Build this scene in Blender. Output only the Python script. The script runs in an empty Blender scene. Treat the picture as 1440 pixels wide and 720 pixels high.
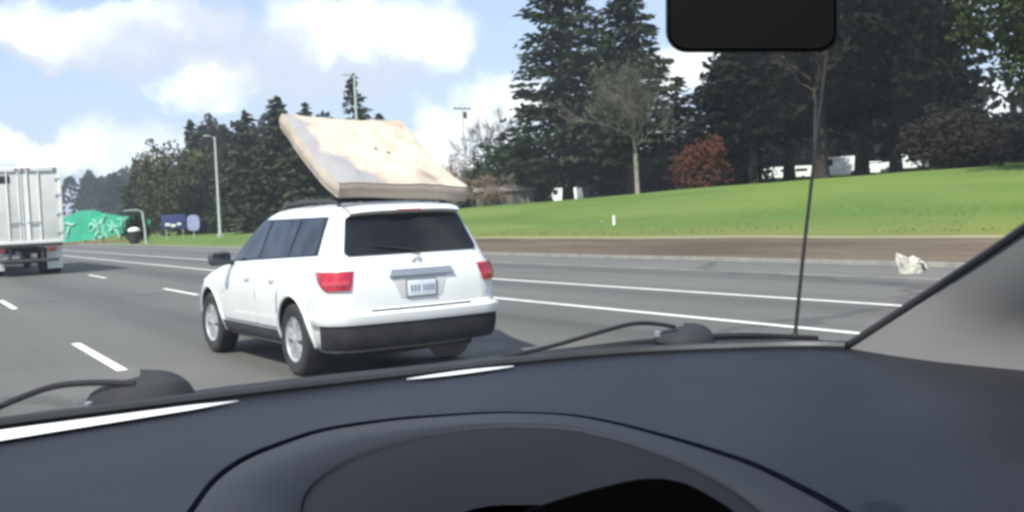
import bpy, bmesh, math, random
import numpy as np
from mathutils import Vector, Matrix, noise as mn

S = bpy.context.scene
COL = S.collection
R = math.radians

# ------------------------------------------------------------------ camera
FPX, CAMH = 1519.0, 1.574
YAW, PITCH, ROLL = R(29.718), R(2.374), R(2.594)
FW = Vector((math.sin(YAW)*math.cos(PITCH), math.cos(YAW)*math.cos(PITCH), -math.sin(PITCH)))
_r = Vector((math.cos(YAW), -math.sin(YAW), 0)); _u = _r.cross(FW)
RT = _r*math.cos(ROLL) - _u*math.sin(ROLL)
UP = _r*math.sin(ROLL) + _u*math.cos(ROLL)
CP = Vector((0, 0, CAMH))
cd = bpy.data.cameras.new('camera'); cam = bpy.data.objects.new('camera', cd); COL.objects.link(cam)
cd.sensor_width = 36; cd.lens = 36*FPX/1440; cd.clip_start = .05; cd.clip_end = 4000
M = Matrix((RT, UP, -FW)).transposed().to_4x4(); M.translation = CP
cam.matrix_world = M
S.camera = cam

# ------------------------------------------------------------------ exposure
S.view_settings.view_transform = 'Standard'; S.view_settings.look = 'None'
S.view_settings.exposure = .84; S.view_settings.gamma = 1
S.render.engine = 'CYCLES'
S.cycles.filter_width = 3.2
S.cycles.max_bounces = 6; S.cycles.transparent_max_bounces = 12
S.cycles.use_denoising = True

# ------------------------------------------------------------------ sun (behind and to the left)
sdir = Vector((.66, .42, -1.0)).normalized()      # the way the light travels
sl = bpy.data.lights.new('sun', 'SUN'); sl.energy = 4.0; sl.angle = R(.6); sl.color = (1, .955, .89)
so = bpy.data.objects.new('sun', sl); COL.objects.link(so)
so.rotation_euler = sdir.to_track_quat('-Z', 'Y').to_euler()

# ------------------------------------------------------------------ sky
W = bpy.data.worlds.new('World'); S.world = W; W.use_nodes = True
nt = W.node_tree; nt.nodes.clear(); N = nt.nodes.new; LK = nt.links.new
out = N('ShaderNodeOutputWorld'); bg = N('ShaderNodeBackground'); LK(bg.outputs[0], out.inputs[0])
bg.inputs[1].default_value = .105
sky = N('ShaderNodeTexSky'); sky.sky_type = 'NISHITA'; sky.sun_disc = False
sky.sun_elevation = math.asin(-sdir.z); sky.sun_rotation = math.atan2(-sdir.x, -sdir.y)
sky.air_density = 1.0; sky.dust_density = 1.6; sky.ozone_density = 1.3
def mth(op, a, b=None, c=None, tree=None, clamp=False):
    t = tree or nt
    n = t.nodes.new('ShaderNodeMath'); n.operation = op; n.use_clamp = clamp
    for i, v in enumerate((a, b, c)):
        if v is None: continue
        if isinstance(v, (int, float)): n.inputs[i].default_value = v
        else: t.links.new(v, n.inputs[i])
    return n.outputs[0]
tc = N('ShaderNodeTexCoord'); sp = N('ShaderNodeSeparateXYZ'); LK(tc.outputs['Generated'], sp.inputs[0])
az = mth('ARCTAN2', sp.outputs[0], sp.outputs[1]); el = mth('ARCSINE', sp.outputs[2])
def nz(scale, detail, rough, vec=None, dist=0):
    n = N('ShaderNodeTexNoise'); n.inputs['Scale'].default_value = scale
    n.inputs['Detail'].default_value = detail; n.inputs['Roughness'].default_value = rough
    n.inputs['Distortion'].default_value = dist
    LK(vec or tc.outputs['Generated'], n.inputs['Vector']); return n
n1 = nz(9, 6, .55); n2 = nz(26, 5, .6)
sc1 = N('ShaderNodeSeparateColor'); LK(n1.outputs['Color'], sc1.inputs[0])
u = mth('ADD', az, mth('MULTIPLY', mth('SUBTRACT', sc1.outputs[0], .5), .17))
v = mth('ADD', el, mth('MULTIPLY', mth('SUBTRACT', sc1.outputs[1], .5), .11))
v = mth('ADD', v, mth('MULTIPLY', mth('SUBTRACT', n2.outputs[0], .5), .045))
def azel(x, y):
    d = (FW + RT*((x-720)/FPX) + UP*((360-y)/FPX)).normalized()
    return math.atan2(d.x, d.y), math.asin(d.z)
def blob(x, y, rx, ry, soft=1.0):
    a0, e0 = azel(x, y)
    q = mth('ADD', mth('POWER', mth('ABSOLUTE', mth('MULTIPLY', mth('SUBTRACT', u, a0), FPX/rx)), 2.0),
            mth('POWER', mth('ABSOLUTE', mth('MULTIPLY', mth('SUBTRACT', v, e0), FPX/ry)), 2.0))
    m = N('ShaderNodeMapRange'); m.interpolation_type = 'SMOOTHSTEP'
    LK(q, m.inputs[0]); m.inputs[1].default_value = 1+soft; m.inputs[2].default_value = 1-soft*.9
    m.inputs[3].default_value = 0; m.inputs[4].default_value = 1
    return m.outputs[0]
def allmax(L):
    a = L[0]
    for b in L[1:]: a = mth('MAXIMUM', a, b)
    return a
white = allmax([blob(120, 38, 85, 28), blob(200, 20, 110, 26), blob(510, 40, 115, 50), blob(585, 62, 55, 40),
                blob(290, 105, 50, 34), blob(55, 228, 150, 24), blob(185, 208, 75, 42), blob(625, 200, 60, 50, .8),
                blob(710, 160, 70, 60, .9), blob(990, 92, 80, 30), blob(1420, 180, 160, 40, .8), blob(1250, -60, 220, 60),
                blob(-260, 60, 150, 60), blob(1900, 60, 260, 90), blob(-700, 150, 200, 90), blob(330, -140, 320, 70)])
grey = allmax([blob(285, 60, 170, 30, .95), blob(400, 95, 90, 45, .95), blob(480, 118, 120, 26, .95), blob(130, 72, 90, 12, .95), blob(290, 20, 60, 30, .95)])
broken = N('ShaderNodeMapRange'); broken.interpolation_type = 'SMOOTHSTEP'
nb = nz(3.1, 7, .55, dist=.4); LK(nb.outputs[0], broken.inputs[0]); broken.inputs[1].default_value = .5; broken.inputs[2].default_value = .66
veil = N('ShaderNodeMapRange'); LK(el, veil.inputs[0]); veil.inputs[1].default_value = .0; veil.inputs[2].default_value = .26
veil.inputs[3].default_value = .7; veil.inputs[4].default_value = .42
def mixc(f, a, b):
    m = N('ShaderNodeMix'); m.data_type = 'RGBA'
    if isinstance(f, float): m.inputs[0].default_value = f
    else: LK(f, m.inputs[0])
    for i, c in ((6, a), (7, b)):
        if isinstance(c, tuple): m.inputs[i].default_value = (*c, 1)
        else: LK(c, m.inputs[i])
    return m.outputs[2]
c0 = mixc(veil.outputs[0], sky.outputs[0], (3.9, 4.5, 6.2))
# clouds of the rest of the sky, away from the ones placed above
hi = N('ShaderNodeMapRange'); LK(el, hi.inputs[0]); hi.inputs[1].default_value = .2; hi.inputs[2].default_value = .4
c0 = mixc(mth('MULTIPLY', mth('MULTIPLY', broken.outputs[0], hi.outputs[0]), .85), c0, (6.3, 6.5, 6.8))
c1 = c0
puff = N('ShaderNodeMapRange'); puff.interpolation_type = 'SMOOTHSTEP'; npf = nz(15, 6, .6); LK(npf.outputs[0], puff.inputs[0]); puff.inputs[1].default_value = .36; puff.inputs[2].default_value = .62
cw = mixc(puff.outputs[0], (5.9, 6.2, 6.9), (7.9, 7.9, 8.0))
c2 = mixc(mth('MULTIPLY', white, .92), c1, cw)
c2 = mixc(mth('MULTIPLY', grey, .82), c2, (4.3, 4.5, 5.4))
LK(c2, bg.inputs[0])

# ------------------------------------------------------------------ helpers
def px(x, y, Z):
    """the point at depth Z metres on the sight line of photo pixel x, y"""
    return CP + (FW + RT*((x-720)/FPX) + UP*((360-y)/FPX))*Z
def drop(x, y, d):
    """the point of that sight line d metres below the eye"""
    D = FW + RT*((x-720)/FPX) + UP*((360-y)/FPX)
    return CP + D*(-d/D.z)
def atP(x, P, y=300):
    """L of the place P metres right of the eye seen at photo column x"""
    D = FW + RT*((x-720)/FPX) + UP*((360-y)/FPX)
    return P*D.y/D.x

def tag(o, label=None, cat=None, group=None, kind=None):
    if label: o['label'] = label
    if cat: o['category'] = cat
    if group: o['group'] = group
    if kind: o['kind'] = kind
    return o
def thing(name, label, cat, loc=(0, 0, 0), rz=0, group=None):
    o = bpy.data.objects.new(name, None); COL.objects.link(o); o.empty_display_size = .3
    o.location = loc; o.rotation_euler = (0, 0, rz)
    return tag(o, label, cat, group)
def mesh(name, vs, fs, m=None, parent=None, smooth=True, kind=None, auto=None):
    me = bpy.data.meshes.new(name)
    me.from_pydata([tuple(p) for p in vs], [], [tuple(f) for f in fs]); me.update()
    if smooth: me.polygons.foreach_set('use_smooth', [True]*len(me.polygons))
    return link(name, me, m, parent, kind, auto)
def link(name, me, m=None, parent=None, kind=None, auto=None):
    o = bpy.data.objects.new(name, me); COL.objects.link(o)
    if m is not None and not me.materials: me.materials.append(m)
    if parent is not None: o.parent = parent
    if kind: o['kind'] = kind
    if auto: 
        try: me.set_sharp_from_angle(angle=R(auto))
        except Exception: pass
    return o
class MB:
    def __init__(s): s.v = []; s.f = []
    def add(s, vs, fs):
        b = len(s.v); s.v += [tuple(p) for p in vs]; s.f += [tuple(i+b for i in f) for f in fs]; return s
    def box(s, x0, x1, y0, y1, z0, z1, bev=0.0):
        if bev <= 0:
            return s.add([(x, y, z) for z in (z0, z1) for (x, y) in ((x0, y0), (x1, y0), (x1, y1), (x0, y1))],
                  [(3, 2, 1, 0), (4, 5, 6, 7), (0, 1, 5, 4), (1, 2, 6, 5), (2, 3, 7, 6), (3, 0, 4, 7)])
        bm = bmesh.new(); bmesh.ops.create_cube(bm, size=1)
        for q in bm.verts: q.co = Vector(((x0+x1)/2+q.co.x*(x1-x0), (y0+y1)/2+q.co.y*(y1-y0), (z0+z1)/2+q.co.z*(z1-z0)))
        bmesh.ops.bevel(bm, geom=bm.edges[:]+bm.verts[:], offset=bev, segments=3, profile=.5, affect='EDGES')
        bm.verts.index_update()
        s.add([q.co[:] for q in bm.verts], [[q.index for q in f.verts] for f in bm.faces]); bm.free(); return s
    def tube(s, pts, rad, n=8, cap=True):
        pts = [Vector(p) for p in pts]
        rads = rad if isinstance(rad, (list, tuple)) else [rad]*len(pts)
        vs = []; fs = []
        for i, p in enumerate(pts):
            t = (pts[min(i+1, len(pts)-1)]-pts[max(i-1, 0)]).normalized()
            a = t.cross(Vector((.12, .03, 1))); 
            if a.length < .2: a = t.cross(Vector((1, 0, .1)))
            a.normalize(); b = t.cross(a)
            vs += [p+(a*math.cos(k*2*math.pi/n)+b*math.sin(k*2*math.pi/n))*rads[i] for k in range(n)]
        for i in range(len(pts)-1):
            for k in range(n):
                fs.append((i*n+k, i*n+(k+1) % n, (i+1)*n+(k+1) % n, (i+1)*n+k))
        if cap: fs += [tuple(range(n))[::-1], tuple((len(pts)-1)*n+k for k in range(n))]
        return s.add(vs, fs)
    def lathe(s, prof, n=32, axis='x', c=(0, 0, 0)):
        """prof: (along, radius)"""
        vs = []; fs = []
        for (a, r_) in prof:
            for k in range(n):
                t = 2*math.pi*k/n
                p = (a, r_*math.cos(t), r_*math.sin(t)) if axis == 'x' else (r_*math.cos(t), r_*math.sin(t), a)
                vs.append((p[0]+c[0], p[1]+c[1], p[2]+c[2]))
        for i in range(len(prof)-1):
            for k in range(n): fs.append((i*n+k, i*n+(k+1) % n, (i+1)*n+(k+1) % n, (i+1)*n+k))
        return s.add(vs, fs)
    def grid(s, rows):
        """rows of equal length"""
        n = len(rows[0]); vs = [p for r_ in rows for p in r_]
        fs = [(i*n+k, i*n+k+1, (i+1)*n+k+1, (i+1)*n+k) for i in range(len(rows)-1) for k in range(n-1)]
        return s.add(vs, fs)
    def build(s, name, m, parent=None, smooth=True, kind=None, auto=35):
        me = bpy.data.meshes.new(name); me.from_pydata(s.v, [], s.f)
        bm = bmesh.new(); bm.from_mesh(me); bmesh.ops.recalc_face_normals(bm, faces=bm.faces); bm.to_mesh(me); bm.free()
        me.update()
        if smooth: me.polygons.foreach_set('use_smooth', [True]*len(me.polygons))
        return link(name, me, m, parent, kind, auto if smooth else None)

def mat(name, col, rough=.6, var=0.0, vscale=5.0, col2=None, metal=0.0, bump=0.0, bscale=None, coat=0.0, spec=.5,
        island=0.0, coord='Object', detail=6, lo=.35, hi=.65, trans=0.0):
    m = bpy.data.materials.new(name); m.use_nodes = True; t = m.node_tree; b = t.nodes['Principled BSDF']
    b.inputs['Base Color'].default_value = (*col, 1); b.inputs['Roughness'].default_value = rough
    b.inputs['Metallic'].default_value = metal; b.inputs['Coat Weight'].default_value = coat
    b.inputs['Specular IOR Level'].default_value = spec
    co = t.nodes.new('ShaderNodeTexCoord')
    src = None
    if col2 is not None or var:
        n = t.nodes.new('ShaderNodeTexNoise'); n.inputs['Scale'].default_value = vscale; n.inputs['Detail'].default_value = detail
        n.inputs['Roughness'].default_value = .6
        t.links.new(co.outputs[coord], n.inputs['Vector'])
        mr = t.nodes.new('ShaderNodeMapRange'); mr.inputs[1].default_value = lo; mr.inputs[2].default_value = hi
        t.links.new(n.outputs[0], mr.inputs[0])
        mx = t.nodes.new('ShaderNodeMix'); mx.data_type = 'RGBA'
        t.links.new(mr.outputs[0], mx.inputs[0])
        c2 = col2 if col2 is not None else tuple(min(1, c*(1+var)) for c in col)
        c1_ = col if col2 is not None else tuple(c*(1-var) for c in col)
        mx.inputs[6].default_value = (*c1_, 1); mx.inputs[7].default_value = (*c2, 1)
        src = mx.outputs[2]
    if island:
        g = t.nodes.new('ShaderNodeNewGeometry')
        hs = t.nodes.new('ShaderNodeHueSaturation')
        mr2 = t.nodes.new('ShaderNodeMapRange'); mr2.inputs[3].default_value = 1-island; mr2.inputs[4].default_value = 1+island
        t.links.new(g.outputs['Random Per Island'], mr2.inputs[0]); t.links.new(mr2.outputs[0], hs.inputs['Value'])
        if src: t.links.new(src, hs.inputs['Color'])
        else: hs.inputs['Color'].default_value = (*col, 1)
        src = hs.outputs[0]
    if src: t.links.new(src, b.inputs['Base Color'])
    if bump:
        n = t.nodes.new('ShaderNodeTexNoise'); n.inputs['Scale'].default_value = bscale or vscale*4; n.inputs['Detail'].default_value = 4
        t.links.new(co.outputs[coord], n.inputs['Vector'])
        bp = t.nodes.new('ShaderNodeBump'); bp.inputs['Strength'].default_value = bump; bp.inputs['Distance'].default_value = .02
        t.links.new(n.outputs[0], bp.inputs['Height']); t.links.new(bp.outputs[0], b.inputs['Normal'])
    return m

MAT = dict(
    paint=mat('white_paint', (.72, .73, .72), .22, .04, 1.5, coat=.8),
    black=mat('black_plastic', (.022, .023, .025), .5, .2, 8),
    wiper=mat('wiper_black', (.012, .012, .014), .7, spec=.15),
    cap=mat('cap_plastic', (.025, .026, .03), .75, .2, 9, spec=.2),
    skirt=mat('skirt_plastic', (.03, .03, .032), .9, .2, 8, spec=.08),
    dgrey=mat('dark_grey_plastic', (.045, .047, .05), .55, .15, 6),
    glass=mat('tinted_glass', (.008, .009, .011), .06, .5, 2, spec=.4),
    sglass=mat('side_glass', (.018, .024, .032), .1, .7, 4, spec=.5),  # mottled tone puts the side windows' reflections into the colour
    chrome=mat('dull_chrome', (.42, .44, .45), .3, .1, 20, metal=.7),
    alloy=mat('alloy', (.55, .56, .57), .35, .1, 9, metal=.6),
    rubber=mat('rubber', (.02, .02, .021), .8, .2, 12),
    red=mat('red_lens', (.36, .008, .022), .2, .35, 9, coat=.6),
    dred=mat('dark_red_lens', (.16, .03, .03), .4, .2, 9),
    clear=mat('clear_lens', (.7, .7, .7), .2, coat=.5),
    plate=mat('number_plate', (.62, .66, .70), .4, .12, 18),
    plateink=mat('plate_ink', (.26, .30, .37), .5),
    under=mat('underbody', (.015, .015, .015), .9),
    trailer=mat('trailer_panel', (.60, .61, .57), .5, .09, 1.2, bump=.1),
    trailer2=mat('trailer_frame', (.70, .71, .67), .45, .06, 2),
    bark=mat('bark', (.10, .085, .07), .9, .3, 3, bump=.5),
    darkbark=mat('dark_bark', (.035, .028, .024), .95, .3, 3, bump=.5),
    palebark=mat('pale_bark', (.26, .24, .20), .9, .25, 3),
    steel=mat('galvanised_pole', (.42, .45, .42), .6, .1, 3),
    wood=mat('pole_timber', (.11, .09, .07), .9, .2, 4),
)
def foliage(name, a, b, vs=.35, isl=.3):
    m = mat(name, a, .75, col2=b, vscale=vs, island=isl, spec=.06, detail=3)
    return m

# ------------------------------------------------------------------ terrain
CR = [(-60, 2.2), (0, 2.3), (31, 2.48), (37, 2.67), (53, 2.57), (70, 2.28), (87, 2.1), (120, 1.1), (164, .2), (220, .1), (400, .5)]
def crest(L):
    return float(np.interp(L, [a for a, _ in CR], [b for _, b in CR]))
def sm(t): t = max(0, min(1, t)); return t*t*(3-2*t)
def H(P, L):
    c = crest(L)
    if P < 19: return -.03
    if P < 30: z = .36*min(1, c/2.2)*((P-19)/11)**1.2
    elif P < 46: z = .36*min(1, c/2.2) + (c-.36*min(1, c/2.2))*(.5*sm((P-30)/16)+.5*(P-30)/16)
    else: z = c + min(3.2, (P-46)*.031) + 6*sm((P-150)/400)
    z += .05*mn.noise(Vector((P*.15, L*.15, 0)))*min(1, (P-19)/6)
    return z
def axis(segs):
    a = []
    for s0, s1, st in segs: a += list(np.arange(s0, s1, st))
    a.append(segs[-1][1]); return a
Ps = axis([(-500, -100, 100), (-100, -16, 12), (-16, 18, 6), (18, 60, 1), (60, 120, 6), (120, 500, 30), (500, 1000, 250)])
Ls = axis([(-500, -100, 100), (-100, 0, 20), (0, 120, 2.5), (120, 260, 8), (260, 800, 60), (800, 1250, 150)])
b = MB(); b.grid([[(P, L, H(P, L)) for P in Ps] for L in Ls])
# ground: dirt verge below, mown grass above; the boundary runs along the road and closes in further on
gm = bpy.data.materials.new('verge'); gm.use_nodes = True; t = gm.node_tree; pb = t.nodes['Principled BSDF']; pb.inputs['Roughness'].default_value = .95
pb.inputs['Specular IOR Level'].default_value = .1
co = t.nodes.new('ShaderNodeTexCoord'); sx = t.nodes.new('ShaderNodeSeparateXYZ'); t.links.new(co.outputs['Object'], sx.inputs[0])
def tn(scale, detail=5, rough=.6, vec=None):
    n = t.nodes.new('ShaderNodeTexNoise'); n.inputs['Scale'].default_value = scale; n.inputs['Detail'].default_value = detail
    n.inputs['Roughness'].default_value = rough; t.links.new(vec or co.outputs['Object'], n.inputs['Vector']); return n.outputs[0]
def tmap(x, a, b_, c=0., d=1., smooth=True):
    n = t.nodes.new('ShaderNodeMapRange'); n.interpolation_type = 'SMOOTHSTEP' if smooth else 'LINEAR'
    t.links.new(x, n.inputs[0]); n.inputs[1].default_value = a; n.inputs[2].default_value = b_; n.inputs[3].default_value = c; n.inputs[4].default_value = d
    return n.outputs[0]
def tmix(f, a, b_):
    m = t.nodes.new('ShaderNodeMix'); m.data_type = 'RGBA'; t.links.new(f, m.inputs[0])
    for i, c in ((6, a), (7, b_)):
        if isinstance(c, tuple): m.inputs[i].default_value = (*c, 1)
        else: t.links.new(c, m.inputs[i])
    return m.outputs[2]
edge = tmap(sx.outputs[1], 48, 84, 30, 18.5)
d_ = mth('SUBTRACT', mth('ADD', sx.outputs[0], mth('MULTIPLY', mth('SUBTRACT', tn(.45, 7, .75), .5), 5.0, tree=t), tree=t), edge, tree=t)
gmask = tmap(d_, -1.6, .8)
mp = t.nodes.new('ShaderNodeMapping'); mp.inputs['Scale'].default_value = (1, .18, 1); t.links.new(co.outputs['Object'], mp.inputs[0])
grass = tmix(tmap(tn(.22, 4, .6, mp.outputs[0]), .35, .65), (.068, .130, .026), (.122, .178, .040))
grass = tmix(tmap(tn(6, 3, .7), .4, .75), grass, (.145, .185, .06))
grass = tmix(mth('MULTIPLY', tmap(d_, 7, .5), .55, tree=t), grass, (.17, .17, .055))
dirt = tmix(tmap(tn(.5, 6, .65, mp.outputs[0]), .35, .68), (.085, .066, .050), (.145, .115, .090))
dirt = tmix(tmap(tn(9, 4, .7), .5, .75), dirt, (.075, .075, .04))
base = tmix(gmask, dirt, grass)
seam = mth('MULTIPLY', tmap(mth('ABSOLUTE', mth('ADD', d_, .5, tree=t), tree=t), .7, .2), tmap(sx.outputs[1], 62, 50, 0, .7), tree=t)
base = tmix(seam, base, (.30, .29, .17))
t.links.new(base, pb.inputs['Base Color'])
bp = t.nodes.new('ShaderNodeBump'); bp.inputs['Strength'].default_value = .6; bp.inputs['Distance'].default_value = .06
t.links.new(tn(7, 5, .7), bp.inputs['Height']); t.links.new(bp.outputs[0], pb.inputs['Normal'])
b.build('ground', gm, kind='structure', auto=None)

# ------------------------------------------------------------------ road
def asphalt(name, ca, cb, streak=.5):
    m = bpy.data.materials.new(name); m.use_nodes = True; tt = m.node_tree; pb = tt.nodes['Principled BSDF']; pb.inputs['Roughness'].default_value = .85
    pb.inputs['Specular IOR Level'].default_value = .3
    co = tt.nodes.new('ShaderNodeTexCoord')
    mp = tt.nodes.new('ShaderNodeMapping'); mp.inputs['Scale'].default_value = (1.1, .035, 1); tt.links.new(co.outputs['Object'], mp.inputs[0])
    def n(sc, d=5, vec=None, a=.35, c=.65):
        q = tt.nodes.new('ShaderNodeTexNoise'); q.inputs['Scale'].default_value = sc; q.inputs['Detail'].default_value = d
        tt.links.new(vec or co.outputs['Object'], q.inputs['Vector'])
        r_ = tt.nodes.new('ShaderNodeMapRange'); tt.links.new(q.outputs[0], r_.inputs[0]); r_.inputs[1].default_value = a; r_.inputs[2].default_value = c
        return r_.outputs[0], q.outputs[0]
    def mx(f, a, c):
        q = tt.nodes.new('ShaderNodeMix'); q.data_type = 'RGBA'
        tt.links.new(f, q.inputs[0])
        for i, k in ((6, a), (7, c)):
            if isinstance(k, tuple): q.inputs[i].default_value = (*k, 1)
            else: tt.links.new(k, q.inputs[i])
        return q.outputs[2]
    st, _ = n(1.4, 5, mp.outputs[0]); bl, _ = n(.25, 4); fine, fr = n(38, 3, None, .3, .8)
    c = mx(st, ca, cb)
    c = mx(mth('MULTIPLY', bl, .35, tree=tt), c, tuple(x*1.18 for x in cb))
    c = mx(mth('MULTIPLY', fine, .45, tree=tt), c, tuple(x*.72 for x in ca))
    sxx = tt.nodes.new('ShaderNodeSeparateXYZ'); tt.links.new(co.outputs['Object'], sxx.inputs[0])
    wv = mth('COSINE', mth('MULTIPLY', mth('SUBTRACT', sxx.outputs[0], 2.12, tree=tt), 2*math.pi/3.78*1.0, tree=tt), tree=tt)
    wv = mth('MULTIPLY', mth('SUBTRACT', .35, wv, tree=tt), mth('ADD', st, .25, tree=tt), tree=tt)
    oil = tt.nodes.new('ShaderNodeMapRange'); tt.links.new(wv, oil.inputs[0]); oil.inputs[1].default_value = .2; oil.inputs[2].default_value = 1.5; oil.inputs[3].default_value = 0; oil.inputs[4].default_value = .85
    c = mx(oil.outputs[0], c, tuple(x*.66 for x in ca))
    # tar-sealed cracks
    vo = tt.nodes.new('ShaderNodeTexVoronoi'); vo.feature = 'DISTANCE_TO_EDGE'; vo.inputs['Scale'].default_value = .16
    nn = tt.nodes.new('ShaderNodeTexNoise'); nn.inputs['Scale'].default_value = 1.2; nn.inputs['Detail'].default_value = 5
    tt.links.new(co.outputs['Object'], nn.inputs['Vector'])
    ad = tt.nodes.new('ShaderNodeMix'); ad.data_type = 'VECTOR'; ad.inputs[0].default_value = .6
    tt.links.new(co.outputs['Object'], ad.inputs[4]); tt.links.new(nn.outputs['Color'], ad.inputs[5]); tt.links.new(ad.outputs[1], vo.inputs['Vector'])
    cr = tt.nodes.new('ShaderNodeMapRange'); tt.links.new(vo.outputs[0], cr.inputs[0]); cr.inputs[1].default_value = .012; cr.inputs[2].default_value = .004
    cr.inputs[3].default_value = 0; cr.inputs[4].default_value = .5
    c = mx(cr.outputs[0], c, (.04, .04, .04))
    tt.links.new(c, pb.inputs['Base Color'])
    bp = tt.nodes.new('ShaderNodeBump'); bp.inputs['Strength'].default_value = .35; bp.inputs['Distance'].default_value = .01
    tt.links.new(fr, bp.inputs['Height']); tt.links.new(bp.outputs[0], pb.inputs['Normal'])
    return m
ROAD = asphalt('asphalt', (.098, .097, .090), (.124, .121, .112))
SHO = asphalt('shoulder_asphalt', (.115, .114, .106), (.145, .141, .13))
def strip(name, P0, P1, L0, L1, z, m):
    b = MB(); LL = np.linspace(L0, L1, 40); b.grid([[(P0, L, z), (P1, L, z)] for L in LL])
    return b.build(name, m, kind='structure', smooth=False)
strip('road', -16, 9.62, -80, 1200, .0, ROAD)
strip('ramp_lane', 9.62, 16.25, -80, 1200, .0, asphalt('ramp_asphalt', (.108, .107, .10), (.135, .131, .122)))
strip('road_shoulder', 16.25, 19.0, -80, 1200, .0, SHO)
b = MB(); b.box(18.98, 19.16, -80, 400, -.05, .09); b.build('kerb', mat('kerb_concrete', (.24, .235, .21), .9, .2, 2), kind='structure', smooth=False)
b = MB(); b.grid([[(16.18, L, .004), (16.32, L, .004)] for L in np.linspace(-20, 300, 30)])
b.build('pavement_joint', mat('joint', (.24, .235, .21), .9, .3, 1), kind='structure', smooth=False)
LINE = mat('road_line_paint', (.74, .75, .70), .6, col2=(.42, .42, .39), vscale=3.2, lo=.52, hi=.8)
def painted(P, w, L0, L1):
    return strip('lane_line', P-w/2, P+w/2, L0, L1, .004, LINE)
painted(9.49, .14, -40, 600); painted(12.2, .14, -40, 600)
for P in (2.12, 5.9):
    for k in range(-1, 12):
        L0 = 12.55+12.2*k
        painted(P, .12, L0, L0+3.6)

# ------------------------------------------------------------------ vegetation
rng = np.random.default_rng(7)
def mesh_np(name, V, F, m):
    me = bpy.data.meshes.new(name)
    V = np.asarray(V, dtype=np.float32); F = np.asarray(F, dtype=np.int32)
    me.vertices.add(len(V)); me.vertices.foreach_set('co', V.ravel())
    me.loops.add(F.size); me.loops.foreach_set('vertex_index', F.ravel())
    me.polygons.add(len(F)); me.polygons.foreach_set('loop_start', np.arange(0, F.size, F.shape[1]))
    me.update(calc_edges=True); me.materials.append(m); return me
def sprays(C, D, Ls_, Wd, m, name, rg):
    """diamond shaped clumps: centre C, direction D, length, width"""
    n = len(C); C = np.asarray(C); D = np.asarray(D); D = D/np.linalg.norm(D, axis=1)[:, None]
    r3 = rg.normal(size=(n, 3)); Sd = np.cross(D, r3); Sd /= (np.linalg.norm(Sd, axis=1)[:, None]+1e-9)
    Ls_ = np.asarray(Ls_)[:, None]; Wd = np.asarray(Wd)[:, None]
    V = np.stack([C-D*Ls_*.5, C+Sd*Wd*.5+D*Ls_*rg.uniform(-.15, .15, (n, 1)), C+D*Ls_*.5, C-Sd*Wd*.5+D*Ls_*rg.uniform(-.15, .15, (n, 1))], 1).reshape(-1, 3)
    return mesh_np(name, V, np.arange(4*n).reshape(n, 4), m)
def conifer_crown(seed, Ht, Rd, base, m, dens=1.0, sz=1.0, ragged=.35, droop=.25):
    rg = np.random.default_rng(seed); C = []; D = []; A = []; B = []
    nl = int((Ht-base)/.42*dens**.5)
    lob = rg.uniform(0, 6.28, 3)
    for i in range(nl):
        tt = (i+rg.uniform(-.4, .4))/nl; z = base+(Ht-base)*max(0, tt)
        rr = Rd*(1-max(0, tt))**.78*(1 if tt > .08 else .8)+.18
        nb_ = int(rg.integers(4, 8))
        for k in range(nb_):
            a = rg.uniform(0, 6.283)
            ln = rr*(1-ragged*rg.random()**1.5)*(1+.13*math.sin(2*a+lob[0])+.12*math.sin(5*tt*3+lob[1]))
            if rg.random() < .10: ln *= 1.22
            dz = -droop*rg.uniform(.3, 1.4)+.25*tt
            ca, sa = math.cos(a), math.sin(a)
            ns = max(3, int(ln/.2*dens))
            s_ = (np.arange(ns)+rg.random(ns))/ns
            keep = rg.random(ns) < (.35+.65*s_)
            s_ = s_[keep]; k2 = len(s_)
            if not k2: continue
            side = rg.normal(size=k2)*.16*ln*(1-s_*.4)
            x = ca*s_*ln-sa*side; y = sa*s_*ln+ca*side
            zz = z+dz*s_*ln+.12*ln*s_**2+rg.normal(size=k2)*.1
            for q in range(k2):
                C.append((x[q], y[q], zz[q]))
                D.append((ca+rg.normal()*.5, sa+rg.normal()*.5, -.25+rg.normal()*.3))
                A.append(rg.uniform(.45, 1.0)*sz); B.append(rg.uniform(.2, .42)*sz)
    for q in range(20):
        C.append((rg.normal()*.08, rg.normal()*.08, Ht-rg.random()*1.0)); D.append((rg.normal()*.5, rg.normal()*.5, 1)); A.append(.5); B.append(.12)
    return sprays(C, D, A, B, m, 'crown', rg)
def leafy_crown(seed, lobes, n, m, sz=.35):
    rg = np.random.default_rng(seed); C = []
    vol = np.array([l[3]*l[4]*l[5] for l in lobes]); vol = vol/vol.sum()
    for l, f in zip(lobes, vol):
        k = int(n*f); d = rg.normal(size=(k, 3)); d /= np.linalg.norm(d, axis=1)[:, None]
        r_ = rg.random(k)**.38
        # break the outline into clumps
        bump = 1+.22*np.sin(d[:, 0]*7+seed)*np.sin(d[:, 1]*6+2)+.18*np.sin(d[:, 2]*9+d[:, 0]*5)
        C.append(np.array(l[:3])+d*(r_*bump)[:, None]*np.array(l[3:6]))
    C = np.concatenate(C); k = len(C)
    D = rg.normal(size=(k, 3))
    return sprays(C, D, rg.uniform(.6, 1.3, k)*sz, rg.uniform(.4, .8, k)*sz, m, 'crown', rg)
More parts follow.
